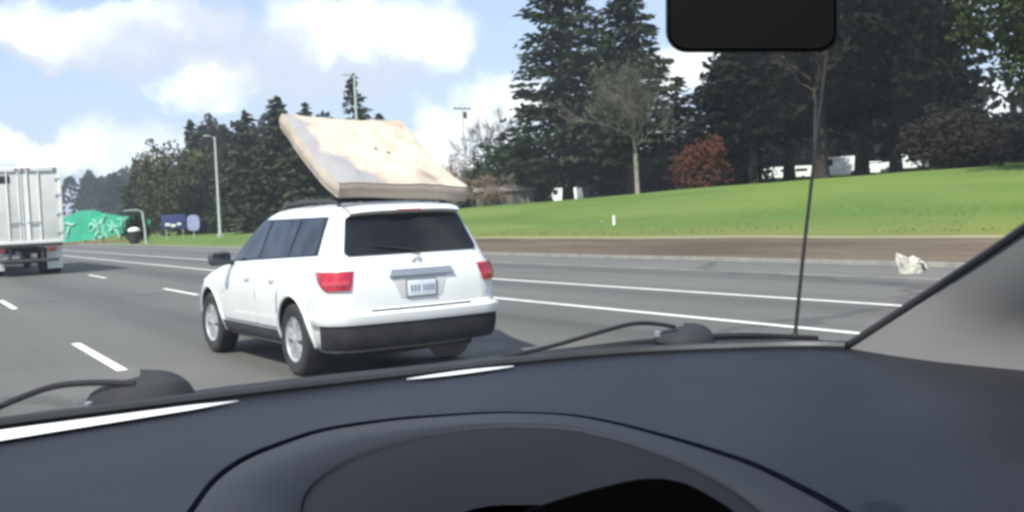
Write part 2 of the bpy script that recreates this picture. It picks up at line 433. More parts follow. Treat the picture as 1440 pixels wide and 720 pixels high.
def trunk_mesh(Ht, r0, m, seed=0, limbs=0, top=.06, lz=(0.3, .9), llen=2.0, lean=0.0):
    rg = random.Random(seed); b = MB(); pts = []
    for i in range(9):
        t_ = i/8; pts.append((lean*t_*Ht+.03*Ht*mn.noise(Vector((t_*3, seed*1.7, 0)))*t_, .03*Ht*mn.noise(Vector((t_*3, seed*1.7, 9)))*t_, Ht*t_-.3*(i == 0)))
    b.tube(pts, [r0*(1.35 if i == 0 else 1)*(1-i/8)+top*i/8 for i in range(9)], 8)
    for k in range(limbs):
        t_ = rg.uniform(*lz); a = rg.uniform(0, 6.28); z = Ht*t_; l = llen*rg.uniform(.5, 1)*(1.15-t_)
        i = t_*8; i0 = int(i); p0 = Vector(pts[i0]).lerp(Vector(pts[min(8, i0+1)]), i-i0)
        p1 = p0+Vector((math.cos(a)*l*.5, math.sin(a)*l*.5, .25*l)); p2 = p0+Vector((math.cos(a)*l, math.sin(a)*l, .3*l+rg.uniform(-.2, .3)))
        b.tube([p0, p1, p2], [r0*.28*(1.2-t_), r0*.18*(1.2-t_), .02], 5)
    me_o = b.build('trunk', m); me = me_o.data; bpy.data.objects.remove(me_o); return me
def bare_crown(seed, Ht, r0, z0, m, spread=.55, depth=5, rmin=.014, twigs=True):
    rg = random.Random(seed); b = MB()
    def br(p, d, l, r_, k):
        pts = [p]; q = p.copy(); dd = d.copy()
        for i in range(3):
            dd = (dd+Vector((rg.gauss(0, .13), rg.gauss(0, .13), rg.gauss(.03, .1)))).normalized(); q = q+dd*l/3; pts.append(q.copy())
        r1 = max(rmin, r_*.62)
        b.tube(pts, [r_, r_*.87, r_*.74, r1], 5 if r_ > .05 else 3, cap=False)
        if k <= 0: return
        for i in range(rg.choice((2, 3, 3))):
            s_ = pts[rg.choice((2, 3, 3))]
            ax = Vector((rg.gauss(0, 1), rg.gauss(0, 1), rg.gauss(0, .45))).normalized()
            nd = (dd+ax*spread*rg.uniform(.6, 1.5)); nd.z += .12; nd.normalize()
            br(s_, nd, l*rg.uniform(.62, .86), r1*rg.uniform(.75, 1), k-1)
    br(Vector((0, 0, z0)), Vector((0, 0, 1)), Ht*.2, r0, depth)
    for i in range(5):
        a = i*1.257+rg.random(); br(Vector((0, 0, z0+Ht*rg.uniform(.0, .18))), Vector((math.cos(a), math.sin(a), .75)).normalized(), Ht*.19, r0*.62, depth-1)
    o = b.build('crown', m, auto=None); me = o.data; bpy.data.objects.remove(o); return me

GP = 'trees beyond the grass bank'
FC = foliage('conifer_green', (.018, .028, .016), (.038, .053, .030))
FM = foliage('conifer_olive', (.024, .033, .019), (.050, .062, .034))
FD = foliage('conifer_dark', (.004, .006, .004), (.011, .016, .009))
FO = foliage('olive_leaf', (.040, .048, .020), (.085, .080, .036))
FG = foliage('lime_leaf', (.020, .030, .012), (.050, .068, .022))
FR = foliage('russet_leaf', (.085, .036, .024), (.125, .055, .038), .8)
FB = foliage('far_leaf', (.040, .046, .040), (.070, .072, .058))
def put_tree(name, label, cat, x, P, hgt, crown, trunk, group=GP, rz=0, sc=1.0, dx=0, sub=None):
    L = atP(x, P)
    o = thing(name, label, cat, (P, L, H(P, L)-.05), rz, group)
    c = link('crown', crown, None, o); k = link('trunk', trunk, None, o)
    c.scale = k.scale = (sc, sc, hgt)
    return o
cA = conifer_crown(1, 25, 5.0, 1.7, FC, 2.5, .9, ragged=.38)
cB = conifer_crown(2, 24, 3.7, 2.4, FC, 2.5, .85, ragged=.42)
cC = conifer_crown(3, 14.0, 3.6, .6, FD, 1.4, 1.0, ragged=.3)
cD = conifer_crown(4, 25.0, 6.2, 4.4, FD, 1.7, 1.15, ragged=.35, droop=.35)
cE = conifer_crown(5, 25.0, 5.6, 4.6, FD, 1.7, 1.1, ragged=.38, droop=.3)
cF = conifer_crown(6, 20.5, 4.2, 1.0, FM, 1.0, 1.5, ragged=.5, droop=.15)
cG = conifer_crown(7, 16.0, 5.2, .3, FM, 1.2, 1.5, ragged=.25, droop=.2)
cH = conifer_crown(8, 16.0, 4.4, .3, FM, 1.2, 1.5, ragged=.3, droop=.2)
tA = trunk_mesh(19, .36, MAT['darkbark'], 1, 10, llen=3); tB = trunk_mesh(14, .26, MAT['darkbark'], 2, 8, llen=2)
tD = trunk_mesh(19.5, .45, MAT['darkbark'], 3, 16, llen=4.5, lz=(.12, .9))
# the two big spruces in the middle
put_tree('conifer_tree', 'tall broad dark conifer left of the mirror, leftmost of the big pair on the lawn', 'tree', 800, 52, 1.0, cA, tA, sc=1.25)
put_tree('conifer_tree', 'tall narrow dark conifer just left of the mirror with thin side branches', 'tree', 893, 55, 1.0, cB, tA, rz=1.1, sc=1.4)
put_tree('conifer_tree', 'shorter bushy conifer between and behind the big pair', 'tree', 850, 62, 1.3, cC, tB, rz=2.0, sc=1.5)
put_tree('conifer_tree', 'small dense conifer at the left foot of the broad conifer', 'tree', 742, 60, .62, cC, tB, rz=.7, sc=1.1)
# dark row on the right; individual trees
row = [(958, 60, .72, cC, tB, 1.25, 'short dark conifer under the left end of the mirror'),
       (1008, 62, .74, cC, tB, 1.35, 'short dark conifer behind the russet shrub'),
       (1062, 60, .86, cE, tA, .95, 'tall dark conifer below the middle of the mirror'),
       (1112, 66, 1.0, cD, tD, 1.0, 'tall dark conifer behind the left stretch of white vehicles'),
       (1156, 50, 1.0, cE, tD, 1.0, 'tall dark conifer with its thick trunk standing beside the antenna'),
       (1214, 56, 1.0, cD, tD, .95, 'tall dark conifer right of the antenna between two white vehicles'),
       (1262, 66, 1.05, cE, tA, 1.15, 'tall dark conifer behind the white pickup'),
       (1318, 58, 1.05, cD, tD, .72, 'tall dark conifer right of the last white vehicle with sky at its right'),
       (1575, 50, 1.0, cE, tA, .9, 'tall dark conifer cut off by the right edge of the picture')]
for i, (x, P, hs, c, tk, s_, lb) in enumerate(row):
    put_tree('conifer_tree', lb, 'tree', x, P, hs, c, tk, rz=i*1.3, sc=s_)
lobesD = [(0, 0, 7, 3.2, 3.2, 3), (2, 1, 9, 2.4, 2.4, 2.2), (-2, -.5, 8.5, 2.4, 2.2, 2), (0.5, .5, 11, 2.2, 2.2, 1.8)]
dcr = leafy_crown(11, lobesD, 9000, FG, .3)
tdc = trunk_mesh(10, .22, MAT['bark'], 5, 12, llen=3.5, lz=(.4, .95))
put_tree('leafy_tree', 'lighter green leafy tree at the upper right corner', 'tree', 1462, 44, 1.0, dcr, tdc, sc=.95)
low = leafy_crown(12, [(0, 0, 2.2, 2.8, 2.2, 2.0), (2, 0, 1.6, 2, 1.8, 1.5), (-2.2, .4, 1.7, 1.9, 1.8, 1.6)], 4500, FO, .28)
lowd = leafy_crown(12, [(0, 0, 2.2, 2.8, 2.2, 2.0), (2, 0, 1.6, 2, 1.8, 1.5), (-2.2, .4, 1.7, 1.9, 1.8, 1.6)], 6500, foliage('brown_leaf', (.018, .017, .014), (.038, .034, .027), .5), .28)
tl = trunk_mesh(2.4, .12, MAT['bark'], 6, 5, llen=1.6)
GS = 'shrubs along the top of the bank'
for x, P, s_, hs, lb in [(1345, 54, 1.1, .85, 'brownish shrub on the crest right of the white vehicles'), (1410, 52, 1.2, .55, 'brownish shrub on the crest at the right edge of the picture'),
                         ]:
    put_tree('shrub', lb, 'shrub', x, P, hs, lowd, tl, GS, rz=x, sc=s_)
dlow = leafy_crown(13, [(0, 0, 1.6, 2.8, 2.0, 1.7), (2.2, 0, 1.3, 2, 1.8, 1.3), (-2.2, .4, 1.4, 1.9, 1.8, 1.4)], 4500, FD, .28)
for x, P, s_, hs, lb in [(905, 66, 1.5, 1.2, 'low dark evergreen shrub behind the pale bare trunk'), (1035, 66, 1.2, 1.3, 'low dark evergreen shrub right of the russet shrub')]:
    put_tree('shrub', lb, 'shrub', x, P, hs, dlow, tl, GS, rz=x, sc=s_)
rus = leafy_crown(14, [(.9, 0, 2.2, 1.0, 1.2, 1.4), (-.7, .2, 1.6, 1.2, 1.0, 1.2), (0, .3, .9, 1.9, 1.2, .9), (1.3, 0, 3.0, .55, .7, .75), (.1, 0, 2.3, 1.0, 1, 1.1)], 11000, FR, .2)
put_tree('shrub', 'russet red shrub at the top of the lawn under the mirror', 'shrub', 985, 50, 1.0, rus, tl, GS, rz=-.7, sc=1.0)
# pale bare tree on the lawn
bc = bare_crown(21, 9.5, .15, 2.7, mat('twig_bark', (.11, .105, .08), .9, .3, 3), .62, 6, .017)
bt = trunk_mesh(2.9, .17, MAT['palebark'], 8, 0, top=.15, lean=-.03)
o = put_tree('bare_tree', 'pale bare deciduous tree on the lawn in front of the two big conifers', 'tree', 898, 46, 1.0, bc, bt, rz=.4)
link('buds', leafy_crown(51, [(0, 0, 7.0, 3.4, 3.2, 2.6), (1.5, .5, 8.6, 2.2, 2, 2), (-1.8, 0, 6.2, 2.4, 2.2, 1.8)], 5200, foliage('bud_leaf', (.05, .055, .036), (.095, .095, .065), .5), .13), None, o)
# branches of a bare tree leaning through the dark row
DB = mat('brown_bark', (.07, .055, .04), .9, .3, 3)
bt2 = trunk_mesh(5.0, .10, MAT['darkbark'], 9, 0, top=.08)
bc2 = bare_crown(33, 6.5, .07, 4.8, DB, .75, 4, .02)
put_tree('bare_tree', 'slim brown bare tree forking beside the antenna in front of the dark row', 'tree', 1150, 47, 1.0, bc2, bt2, rz=1)
# behind the suv and mattress
back = [(506, 56, 1.0, cF, tB, 1.0, 'ragged conifer rising behind the mattress beside the pale lamp post'),
        (437, 56, .94, cF, tB, 1.1, 'smaller conifer tip just above the left corner of the mattress'),
        (540, 62, .76, cF, tB, 1.1, 'low conifer tip behind the right top corner of the mattress')]
for i, (x, P, hs, c, tk, s_, lb) in enumerate(back):
    put_tree('conifer_tree', lb, 'tree', x, P, hs, c, tk, rz=i*2.1+.4, sc=s_)
leftm = [(352, 42, 1.02, cG, tB, 1.0, 'broad tall conifer right of the roadside lamp post'),
         (396, 43, 1.05, cH, tB, 1.1, 'dark conifer left of the mattress above the white car roof'),
         (324, 43, .86, cH, tB, 1.0, 'narrow conifer directly behind the roadside lamp post'),
         (440, 42, .80, cG, tB, 1.0, 'low dark conifer behind the mattress rear corner'),
         (374, 37, .62, cG, tB, .8, 'short dark conifer in front of the broad tall one'),
         (275, 46, 1.25, cH, tB, 1.0, 'conifer with pointed top left of the roadside lamp post'),
         (197, 46, 1.0, cG, tB, 1.25, 'small dark conifer above the pale sign frame')]
for i, (x, P, hs, c, tk, s_, lb) in enumerate(leftm):
    put_tree('conifer_tree', lb, 'tree', x, P, hs, c, tk, rz=i*.9, sc=s_)
rnd = leafy_crown(15, [(0, 0, 5.5, 4.6, 4.4, 4.2), (3, 0, 7, 3.2, 3, 3), (-2.6, 1, 7.4, 3, 3, 2.8), (0, 0, 2.2, 5, 4.5, 2.4)], 9000, FO, .5)
trd = trunk_mesh(7, .3, MAT['bark'], 7, 6, llen=3)
put_tree('leafy_tree', 'rounded olive brown leafy tree left of the roadside lamp post', 'tree', 252, 41, 1.45, rnd, trd, sc=1.25)
put_tree('leafy_tree', 'dark rounded leafy tree behind the blue sign', 'tree', 292, 43, .95, leafy_crown(16, [(0, 0, 4, 5, 4.5, 4)], 6000, FD, .5), trd, rz=2)
put_tree('leafy_tree', 'small isolated round tree on the skyline above the green hoarding', 'tree', 128, 150, 1.6, leafy_crown(17, [(0, 0, 7, 3.2, 3, 4.2), (0, 0, 4, 4, 3.6, 3)], 4500, FD, .8), trd, rz=2, sc=1.5)
put_tree('leafy_tree', 'pale grey bare-looking tree just right of the truck', 'tree', 99, 140, 1.2, leafy_crown(18, [(0, 0, 6, 3, 3, 4)], 1500, FB, .5), trd, rz=2, sc=1.2)
# brown brush and hedge between mattress and the big conifers
brn = mat('dry_twigs', (.23, .165, .12), .9, .3, .6)
bb = bare_crown(41, 5.2, .05, .2, brn, .8, 5, .03)
tb_ = trunk_mesh(.7, .07, MAT['bark'], 10)
for x, P, s_, lb in [(640, 50, 1.05, 'dry brown bush next to the right corner of the mattress'), (674, 51, 1.15, 'dry brown bush in the middle above the grey shed'),
                     (706, 52, 1.1, 'dry brown bush at the left foot of the big conifers')]:
    put_tree('shrub', lb, 'shrub', x, P, 1.1, bb, tb_, GS, rz=x, sc=s_)
wb = leafy_crown(61, [(0, 0, 2.6, 3.2, 2.4, 2.0), (2.6, 0, 1.9, 2.2, 1.8, 1.5), (-2.4, .4, 2.2, 2.2, 1.8, 1.6)], 3600, foliage('dry_leaf', (.13, .095, .068), (.22, .165, .125), .5), .25)
put_tree('shrub', 'wide warm brown thicket between the mattress corner and the shed', 'shrub', 652, 60, 1.45, wb, tb_, GS, rz=.3, sc=1.2)
put_tree('shrub', 'low brown bush in front of the grey shed', 'shrub', 690, 46, .42, wb, tb_, GS, rz=1.3, sc=.55)
gb = leafy_crown(19, [(0, 0, 3.4, 3.4, 3, 3.0), (2.6, 0, 5, 2.4, 2.2, 2.2), (-2.5, 0, 2.4, 2.2, 2, 2)], 4200, FC, .4)
put_tree('leafy_tree', 'green leafy tree left of the big conifers behind the dry bushes', 'tree', 700, 62, 1.25, gb, trunk_mesh(4, .2, MAT['bark'], 12, 4), rz=0)
put_tree('bare_tree', 'faint thin bare tree against the sky between the mattress and the big conifers', 'tree', 690, 64, 1.35, bc, bt, rz=2.4, sc=1.1)
# distant wood: reads as one mass
rg = np.random.default_rng(5)
C = []; D = []; A = []; Bw = []
for i in range(860):
    x_ = rg.uniform(-200, 1750)
    P_ = rg.uniform(96, 140) if x_ > 760 else (rg.uniform(60, 130) if x_ > 215 else rg.uniform(90, 200))
    L_ = atP(x_, P_)
    if L_ > 900 or L_ < 0: continue
    z_ = H(P_, L_); dist = math.hypot(P_, L_)
    hh = {True: 8.5, False: dist*.024+3}[x_ > 940] if x_ > 240 else dist*.03+4
    if x_ > 1030: hh = rg.uniform(17, 27)
    if 290 < x_ < 480: hh = dist*.085
    if x_ < 215: hh = dist*.045
    if 560 < x_ < 720: hh *= .45
    if 1335 < x_ < 1500: hh = 4.5
    hh *= rg.uniform(.8, 1.12)
    k = 230; w_ = max(3, hh*.42)
    tt_ = rg.random(k)**.8; a_ = rg.uniform(0, 6.28, k); rr = w_*(1-tt_)**.6*rg.uniform(.4, 1.1, k)+.2
    C.append(np.stack([P_+rr*np.cos(a_), L_+rr*np.sin(a_), z_+hh*tt_], 1)); D.append(rg.normal(size=(k, 3))+np.array([0, 0, -.3]))
    sz = .55+dist*.0035; A.append(rg.uniform(.8, 1.6, k)*sz); Bw.append(rg.uniform(.5, 1.0, k)*sz)
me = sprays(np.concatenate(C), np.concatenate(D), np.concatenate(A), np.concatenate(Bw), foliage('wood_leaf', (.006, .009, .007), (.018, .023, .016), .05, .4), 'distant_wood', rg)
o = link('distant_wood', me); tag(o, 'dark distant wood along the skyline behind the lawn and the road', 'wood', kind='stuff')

rg = np.random.default_rng(9); C = []; A = []
for i in range(3500):
    L_ = rg.uniform(18, 105)**1.0; e_ = float(np.interp(L_, [48, 84], [30, 18.5])); P_ = e_+(rg.random()**2)*5-1.4
    if mn.noise(Vector((P_*.35, L_*.12, 4)))+rg.normal()*.25 < -.1: continue
    h_ = rg.uniform(.03, .09)
    C.append((P_, L_, H(P_, L_)+h_*.45)); A.append(h_)
A = np.array(A); D = rg.normal(size=(len(C), 3))*.35+np.array([0, 0, 1])
me = sprays(C, D, A*1.1, A*.8, foliage('tuft_leaf', (.11, .15, .05), (.17, .19, .08), .3, .3), 'grass', rg)
o = link('grass', me); tag(o, 'short rough grass tufts along the foot of the lawn', 'grass', kind='stuff')

# ------------------------------------------------------------------ roadside things
def lamp_post(x, P, Ht, label, lean=0.0):
    L = atP(x, P); o = thing('lamp_post', label, 'lamp post', (P, L, H(P, L)), 0, 'lamp posts along the road')
    b = MB(); b.tube([(0, 0, -.1), (0, 0, Ht*.5), (0, 0, Ht)], [.17, .13, .09], 10); b.build('pole', MAT['steel'], o)
    b = MB(); b.tube([(0, 0, Ht-.3), (-.3, 0, Ht+.02), (-.7, 0, Ht+.1)], [.06, .05, .04], 6); b.build('arm', MAT['steel'], o)
    b = MB(); b.box(-1.15, -.6, -.12, .12, Ht+.02, Ht+.18, .05); b.build('lamp_head', MAT['steel'], o)
    b = MB(); b.box(-.25, .25, -.25, .25, -.1, .35, .04); b.build('base', mat('pole_base', (.35, .34, .31), .9), o)
    return o
lamp_post(308, 30, 10.6, 'tall pale lamp post on the grass left of the white car')
lamp_post(508, 36, 13.2, 'pale lamp post sticking up behind the mattress')
L = atP(657, 62); o = thing('utility_pole', 'faint utility pole with crossarm between the mattress and the big conifers', 'utility pole', (62, L, H(62, L)))
b = MB(); b.tube([(0, 0, -.2), (0, 0, 13.6)], [.12, .07], 8); b.build('pole', MAT['steel'], o)
b = MB(); b.box(-1.2, 1.2, -.06, .06, 12.8, 12.95); b.build('crossarm', MAT['wood'], o, smooth=False)
for q in (-1.0, -.4, .4, 1.0):
    b = MB(); b.lathe([(12.95, .001), (12.95, .05), (13.05, .07), (13.15, .05), (13.2, .001)], 8, 'z', (q, 0, 0)); b.build('insulator', MAT['dgrey'], o)
b = MB(); b.lathe([(11.7, .01), (11.7, .22), (12.5, .22), (12.5, .01)], 12, 'z', (.35, 0, 0)); b.build('transformer', MAT['dgrey'], o)

# green hoarding with pale scrawl, far left
HD = mat('green_hoarding', (.015, .30, .175), .6, col2=(.04, .40, .26), vscale=.5)
WH = mat('pale_scrawl', (.28, .56, .44), .7, .1, 1)
P0, L0_ = 24.5, 160.0
o = thing('green_hoarding', 'green hoarding with pale smeared lettering beside the truck', 'hoarding', (px(88, 340, 128).x, px(88, 340, 128).y, -.62), R(-27))
o.scale = (.76, 1, .95)
pts = [(0, 0), (0, 3.0), (1.6, 3.5), (3.0, 3.9), (5.2, 3.9), (6.4, 3.5), (8.6, 3.1), (10.2, 2.9), (13.6, 2.4), (13.6, 1.3), (9, .9), (5, .3)]
b = MB(); n = len(pts); b.add([(x, 0, z+.9) for x, z in pts]+[(x, .12, z+.9) for x, z in pts], [tuple(range(n)), tuple(range(2*n-1, n-1, -1))]+[(i, (i+1) % n, n+(i+1) % n, n+i) for i in range(n)])
b.build('panel', HD, o, smooth=False)
rg2 = random.Random(3); b = MB()
for k in range(26):
    x0 = rg2.choice([rg2.uniform(.2, 2), rg2.uniform(4.0, 10.4), rg2.uniform(4.0, 10.4)]); z0 = rg2.uniform(1.5, 2.7) if x0 > 2 else rg2.uniform(1.8, 2.6)
    if x0 > 8: z0 = min(z0, 2.1)
    w = rg2.uniform(.12, .28); pp = []
    a = rg2.uniform(0, 6.28); cx, cz = x0, z0
    for i in range(6):
        pp.append((cx, -.025, cz+.5)); a += rg2.uniform(-.9, 1.3); cx += math.cos(a)*.28; cz += math.sin(a)*.28
    b.tube(pp, w*.75, 5)
b.build('pale_lettering', WH, o)
for x in (.6, 3.4, 6.2, 9.0, 11.3):
    b = MB(); b.box(x-.09, x+.09, .125, .3, -.6, 3.6); b.build('post', MAT['wood'], o, smooth=False)
b = MB(); b.box(0, 11.5, -.02, .1, -.6, .88); b.build('base_board', mat('rust_board', (.19, .10, .075), .9, .3, 1.5), o, smooth=False)
# pale portal frame and bin
L = atP(203, 21.2); 
o = thing('sign_frame', 'pale bent sign frame standing right of the green hoarding', 'sign frame', (21.2, L, H(21.2, L)))
b = MB(); b.tube([(0, 0, -.1), (-.05, 0, 1.5), (-.2, 0, 3.1), (-.7, 0, 3.3), (-1.9, 0, 3.25)], [.11, .1, .09, .07, .06], 8); b.build('frame', MAT['steel'], o)
L = atP(187, 20.9)
o = thing('litter_bin', 'small dark roadside bin with a pale lid beneath the sign frame', 'bin', (20.9, L, H(20.9, L)))
b = MB(); b.lathe([(0, .01), (0, .42), (.2, .5), (1.25, .58), (1.3, .01)], 14, 'z'); b.build('drum', MAT['black'], o)
b = MB(); b.lathe([(1.25, .62), (1.45, .6), (1.62, .3), (1.66, .01)], 14, 'z'); b.build('lid', MAT['trailer2'], o)
L = atP(178, 23); 
put_tree('shrub', 'dark low shrub at the right end of the green hoarding', 'shrub', 192, 24.5, 1.0, dlow, tl, GS, rz=1, sc=.6)
# blue board and lavender board
L = atP(247, 29)
o = thing('road_sign', 'dark blue sign board with white smears left of the lamp post', 'sign', (29, L, H(29, L)+.1), R(-18))
o.scale = (.78, .78, .9)
b = MB(); b.box(-2.1, 1.4, -.05, .05, 1.2, 3.0, .03); b.build('board', mat('blue_board', (.02, .035, .13), .5, .2, 1), o)
b = MB(); b.box(-1.6, -.9, -.09, -.055, 1.6, 1.95); b.box(-.8, -.1, -.09, -.055, 1.45, 1.8); b.box(.1, .7, -.09, -.055, 1.65, 1.95); b.build('white_marks', MAT['trailer2'], o, smooth=False)
for x in (-1.5, .9):
    b = MB(); b.tube([(x, .1, -.1), (x, .1, 1.4)], .06, 6); b.build('post', MAT['steel'], o)
L = atP(271, 29.5)
o = thing('information_board', 'rounded pale lavender board right of the dark blue sign', 'sign', (29.5, L, H(29.5, L)+.1), R(-18))
o.scale = (.68, .68, .78)
b = MB(); n = 24
vv = [(1.0*math.copysign(abs(math.cos(a))**.6, math.cos(a)), y, 2.1+1.15*math.copysign(abs(math.sin(a))**.6, math.sin(a))) for y in (0, .12) for a in [2*math.pi*i/n for i in range(n)]]
b.add(vv, [tuple(range(n)), tuple(range(n, 2*n))]+[(i, (i+1) % n, n+(i+1) % n, n+i) for i in range(n)]); b.build('board', mat('lavender_board', (.27, .29, .46), .5, .2, 1.2), o, smooth=False)
b = MB(); b.tube([(0, .17, -.1), (0, .17, 1.6)], .07, 6); b.build('post', MAT['steel'], o)
# marker post in the grass
L = atP(863, 32.5)
o = thing('marker_post', 'small white marker post on the lawn below the big conifers', 'post', (32.5, L, H(32.5, L)))
b = MB(); b.tube([(0, 0, -.1), (0, 0, .42), (.0, 0, .5)], [.075, .075, .04], 10); b.build('shaft', MAT['paint'], o)
b = MB(); b.lathe([(.30, .08), (.38, .08)], 10, 'z'); b.build('band', MAT['trailer'], o)
L = atP(845, 33.5)
o = thing('litter', 'tiny white scrap lying left of the marker post', 'litter', (33.5, L, H(33.5, L)))
b = MB(); b.grid([[(.1*i, .1*j, .04+.05*((i*j) % 2)) for i in range(3)] for j in range(3)]); b.build('paper', MAT['paint'], o)

# debris at the road edge
def debris():
    c = drop(1282, 384, CAMH); o = thing('debris', 'crumpled white foam debris lying at the road edge', 'debris', (c.x, c.y, 0), R(-25))
    o.scale = (.85, .85, .9)
    bm = bmesh.new(); bmesh.ops.create_cube(bm, size=1); bmesh.ops.subdivide_edges(bm, edges=bm.edges[:], cuts=6, use_grid_fill=True)
    for q in bm.verts:
        p = q.co.copy(); 
        z = (p.z+.5)*.30*(1+.35*mn.noise(p*3)+(.25 if p.x < -.1 else -.05)); x = p.x*.42; y = p.y*.3
        nn = mn.noise_vector(p*2.3)*.05+mn.cell_vector(p*3.0+Vector((.3, .2, .7)))*.035
        q.co = Vector((x-.08+nn.x, y+nn.y, max(.0, z+nn.z*(z > .05))))
    me = bpy.data.meshes.new('foam_block'); bm.to_mesh(me); bm.free()
    link('foam_block', me, mat('white_foam', (.48, .46, .40), .9, col2=(.18, .155, .12), vscale=5, bump=.5, lo=.5, hi=.75), o)
    b = MB(); rows = []
    for i in range(9):
        rows.append([(.16+i*.022+.02*mn.noise(Vector((i, j, 3))), -.15+j*.05, max(.01, .28-.035*abs(i-2)+.06*mn.noise(Vector((i*.7, j*.6, 0))))) for j in range(7)])
    b.grid(rows); f = b.build('torn_sheet', MAT['paint'], o)
    md = f.modifiers.new('t', 'SOLIDIFY'); md.thickness = .02
debris()

# ------------------------------------------------------------------ distant parked vehicles
PV = 'white vehicles parked behind the lawn'
def parked(x, P, kind, label, Lg, rz, col=None, sc=1.0):
    L = atP(x, P); name = {'car': 'parked_car', 'van': 'parked_van', 'truck': 'parked_pickup', 'bus': 'parked_camper'}[kind]
    o = thing(name, label, {'car': 'car', 'van': 'van', 'truck': 'pickup', 'bus': 'camper'}[kind], (P, L, H(P, L)), rz, PV)
    prof = {'car': [(0, .3), (0, .85), (.12, .95), (.22, 1.42), (.55, 1.48), (.72, 1.0), (.97, .82), (1, .35)],
            'van': [(0, .3), (0, 1.0), (.03, 2.0), (.1, 2.1), (.72, 2.1), (.86, 1.25), (.98, 1.05), (1, .35)],
            'truck': [(0, .45), (0, 1.1), (.42, 1.1), (.44, 1.75), (.68, 1.78), (.76, 1.15), (.98, 1.05), (1, .45)],
            'bus': [(0, .4), (0, 2.5), (.04, 2.75), (.9, 2.75), (1, 2.2), (1, .45)]}[kind]
    n = len(prof); w = .92; bm = bmesh.new()
    vl = [bm.verts.new((-w*(.86 if z > 1.2 and kind != 'bus' else 1), (y-.5)*Lg, z)) for y, z in prof]
    vr = [bm.verts.new((w*(.86 if z > 1.2 and kind != 'bus' else 1), (y-.5)*Lg, z)) for y, z in prof]
    bm.faces.new(vl); bm.faces.new(vr[::-1])
    for i in range(n): bm.faces.new((vl[i], vl[(i+1) % n], vr[(i+1) % n], vr[i]))
    bmesh.ops.recalc_face_normals(bm, faces=bm.faces); bmesh.ops.bevel(bm, geom=bm.edges[:], offset=.06, segments=2, affect='EDGES')
    me = bpy.data.meshes.new('body'); bm.to_mesh(me); bm.free(); link('body', me, col or MAT['paint'], o)
    win = {'car': [(.16, .36), (.38, .62)], 'van': [(.62, .76)], 'truck': [(.47, .66)], 'bus': [(.1, .3), (.4, .55), (.7, .88)]}[kind]
    zz = {'car': (1.0, 1.36), 'van': (1.3, 1.9), 'truck': (1.2, 1.6), 'bus': (1.6, 2.2)}[kind]
    for a, c in win:
        for sgn in (-1, 1):
            b = MB(); xa = sgn*(w*(.9 if kind != 'bus' else 1)+.03); b.box(min(xa, xa-sgn*.12), max(xa, xa-sgn*.12), (a-.5)*Lg, (c-.5)*Lg, *zz); b.build('window', MAT['glass'], o, smooth=False)
    for yy in (.18, .8):
        for sgn in (-1, 1):
            b = MB(); b.lathe([(sgn*.72, .01), (sgn*.72, .34), (sgn*.95, .34), (sgn*.96, .2), (sgn*.96, .01)], 16, 'x', (0, (yy-.5)*Lg, .34)); b.build('wheel', MAT['rubber'], o)
    if sc != 1: o.scale = (sc, sc, sc)
    return o
tr_ = parked(1105, 84, 'bus', 'long low white trailer parked behind the trees left of the antenna', 8.6, R(46))
tr_.scale = (.8, .7, .5); tr_.location.z += .35; tr_.name = 'parked_trailer'; tr_['category'] = 'trailer'
parked(1184, 80, 'van', 'boxy white van parked behind the trees right of the antenna', 4.6, R(30), sc=1.0)
parked(1228, 86, 'car', 'small white car parked second from the right of the white vehicles', 3.6, R(40))
parked(1274, 82, 'truck', 'white pickup parked rightmost of the white vehicles', 4.6, R(40))
parked(795, 74, 'van', 'white van glimpsed under the skirts of the broad conifer', 4.4, R(30))
GC = mat('grey_paint', (.16, .17, .18), .4, .1, 2)
L = atP(714, 48)
o = thing('shed', 'low grey shed with a flat roof at the left foot of the big conifers', 'shed', (48, L, H(48, L)-.1), R(-32))
o.scale = (.8, .8, .95)
b = MB(); b.box(-3.4, 3.0, -1.5, 1.5, 0, 1.35); b.build('wall', mat('shed_wall', (.10, .088, .075), .8, .2, 1), o, smooth=False)
b = MB(); b.add([(-3.7, -1.8, 1.36), (3.3, -1.8, 1.36), (3.3, 1.8, 1.7), (-3.7, 1.8, 1.7), (-3.7, -1.8, 1.48), (3.3, -1.8, 1.48), (3.3, 1.8, 1.82), (-3.7, 1.8, 1.82)],
                [(0, 3, 2, 1), (4, 5, 6, 7), (0, 1, 5, 4), (1, 2, 6, 5), (2, 3, 7, 6), (3, 0, 4, 7)]); b.build('roof', mat('shed_roof', (.20, .19, .175), .7, .2, 1), o, smooth=False)
b = MB(); b.box(.6, 1.5, -1.53, -1.50, .02, 1.2); b.build('door', MAT['dgrey'], o, smooth=False)
b = MB(); b.box(-2.4, -1.2, -1.53, -1.50, .6, 1.1); b.build('window', MAT['glass'], o, smooth=False)

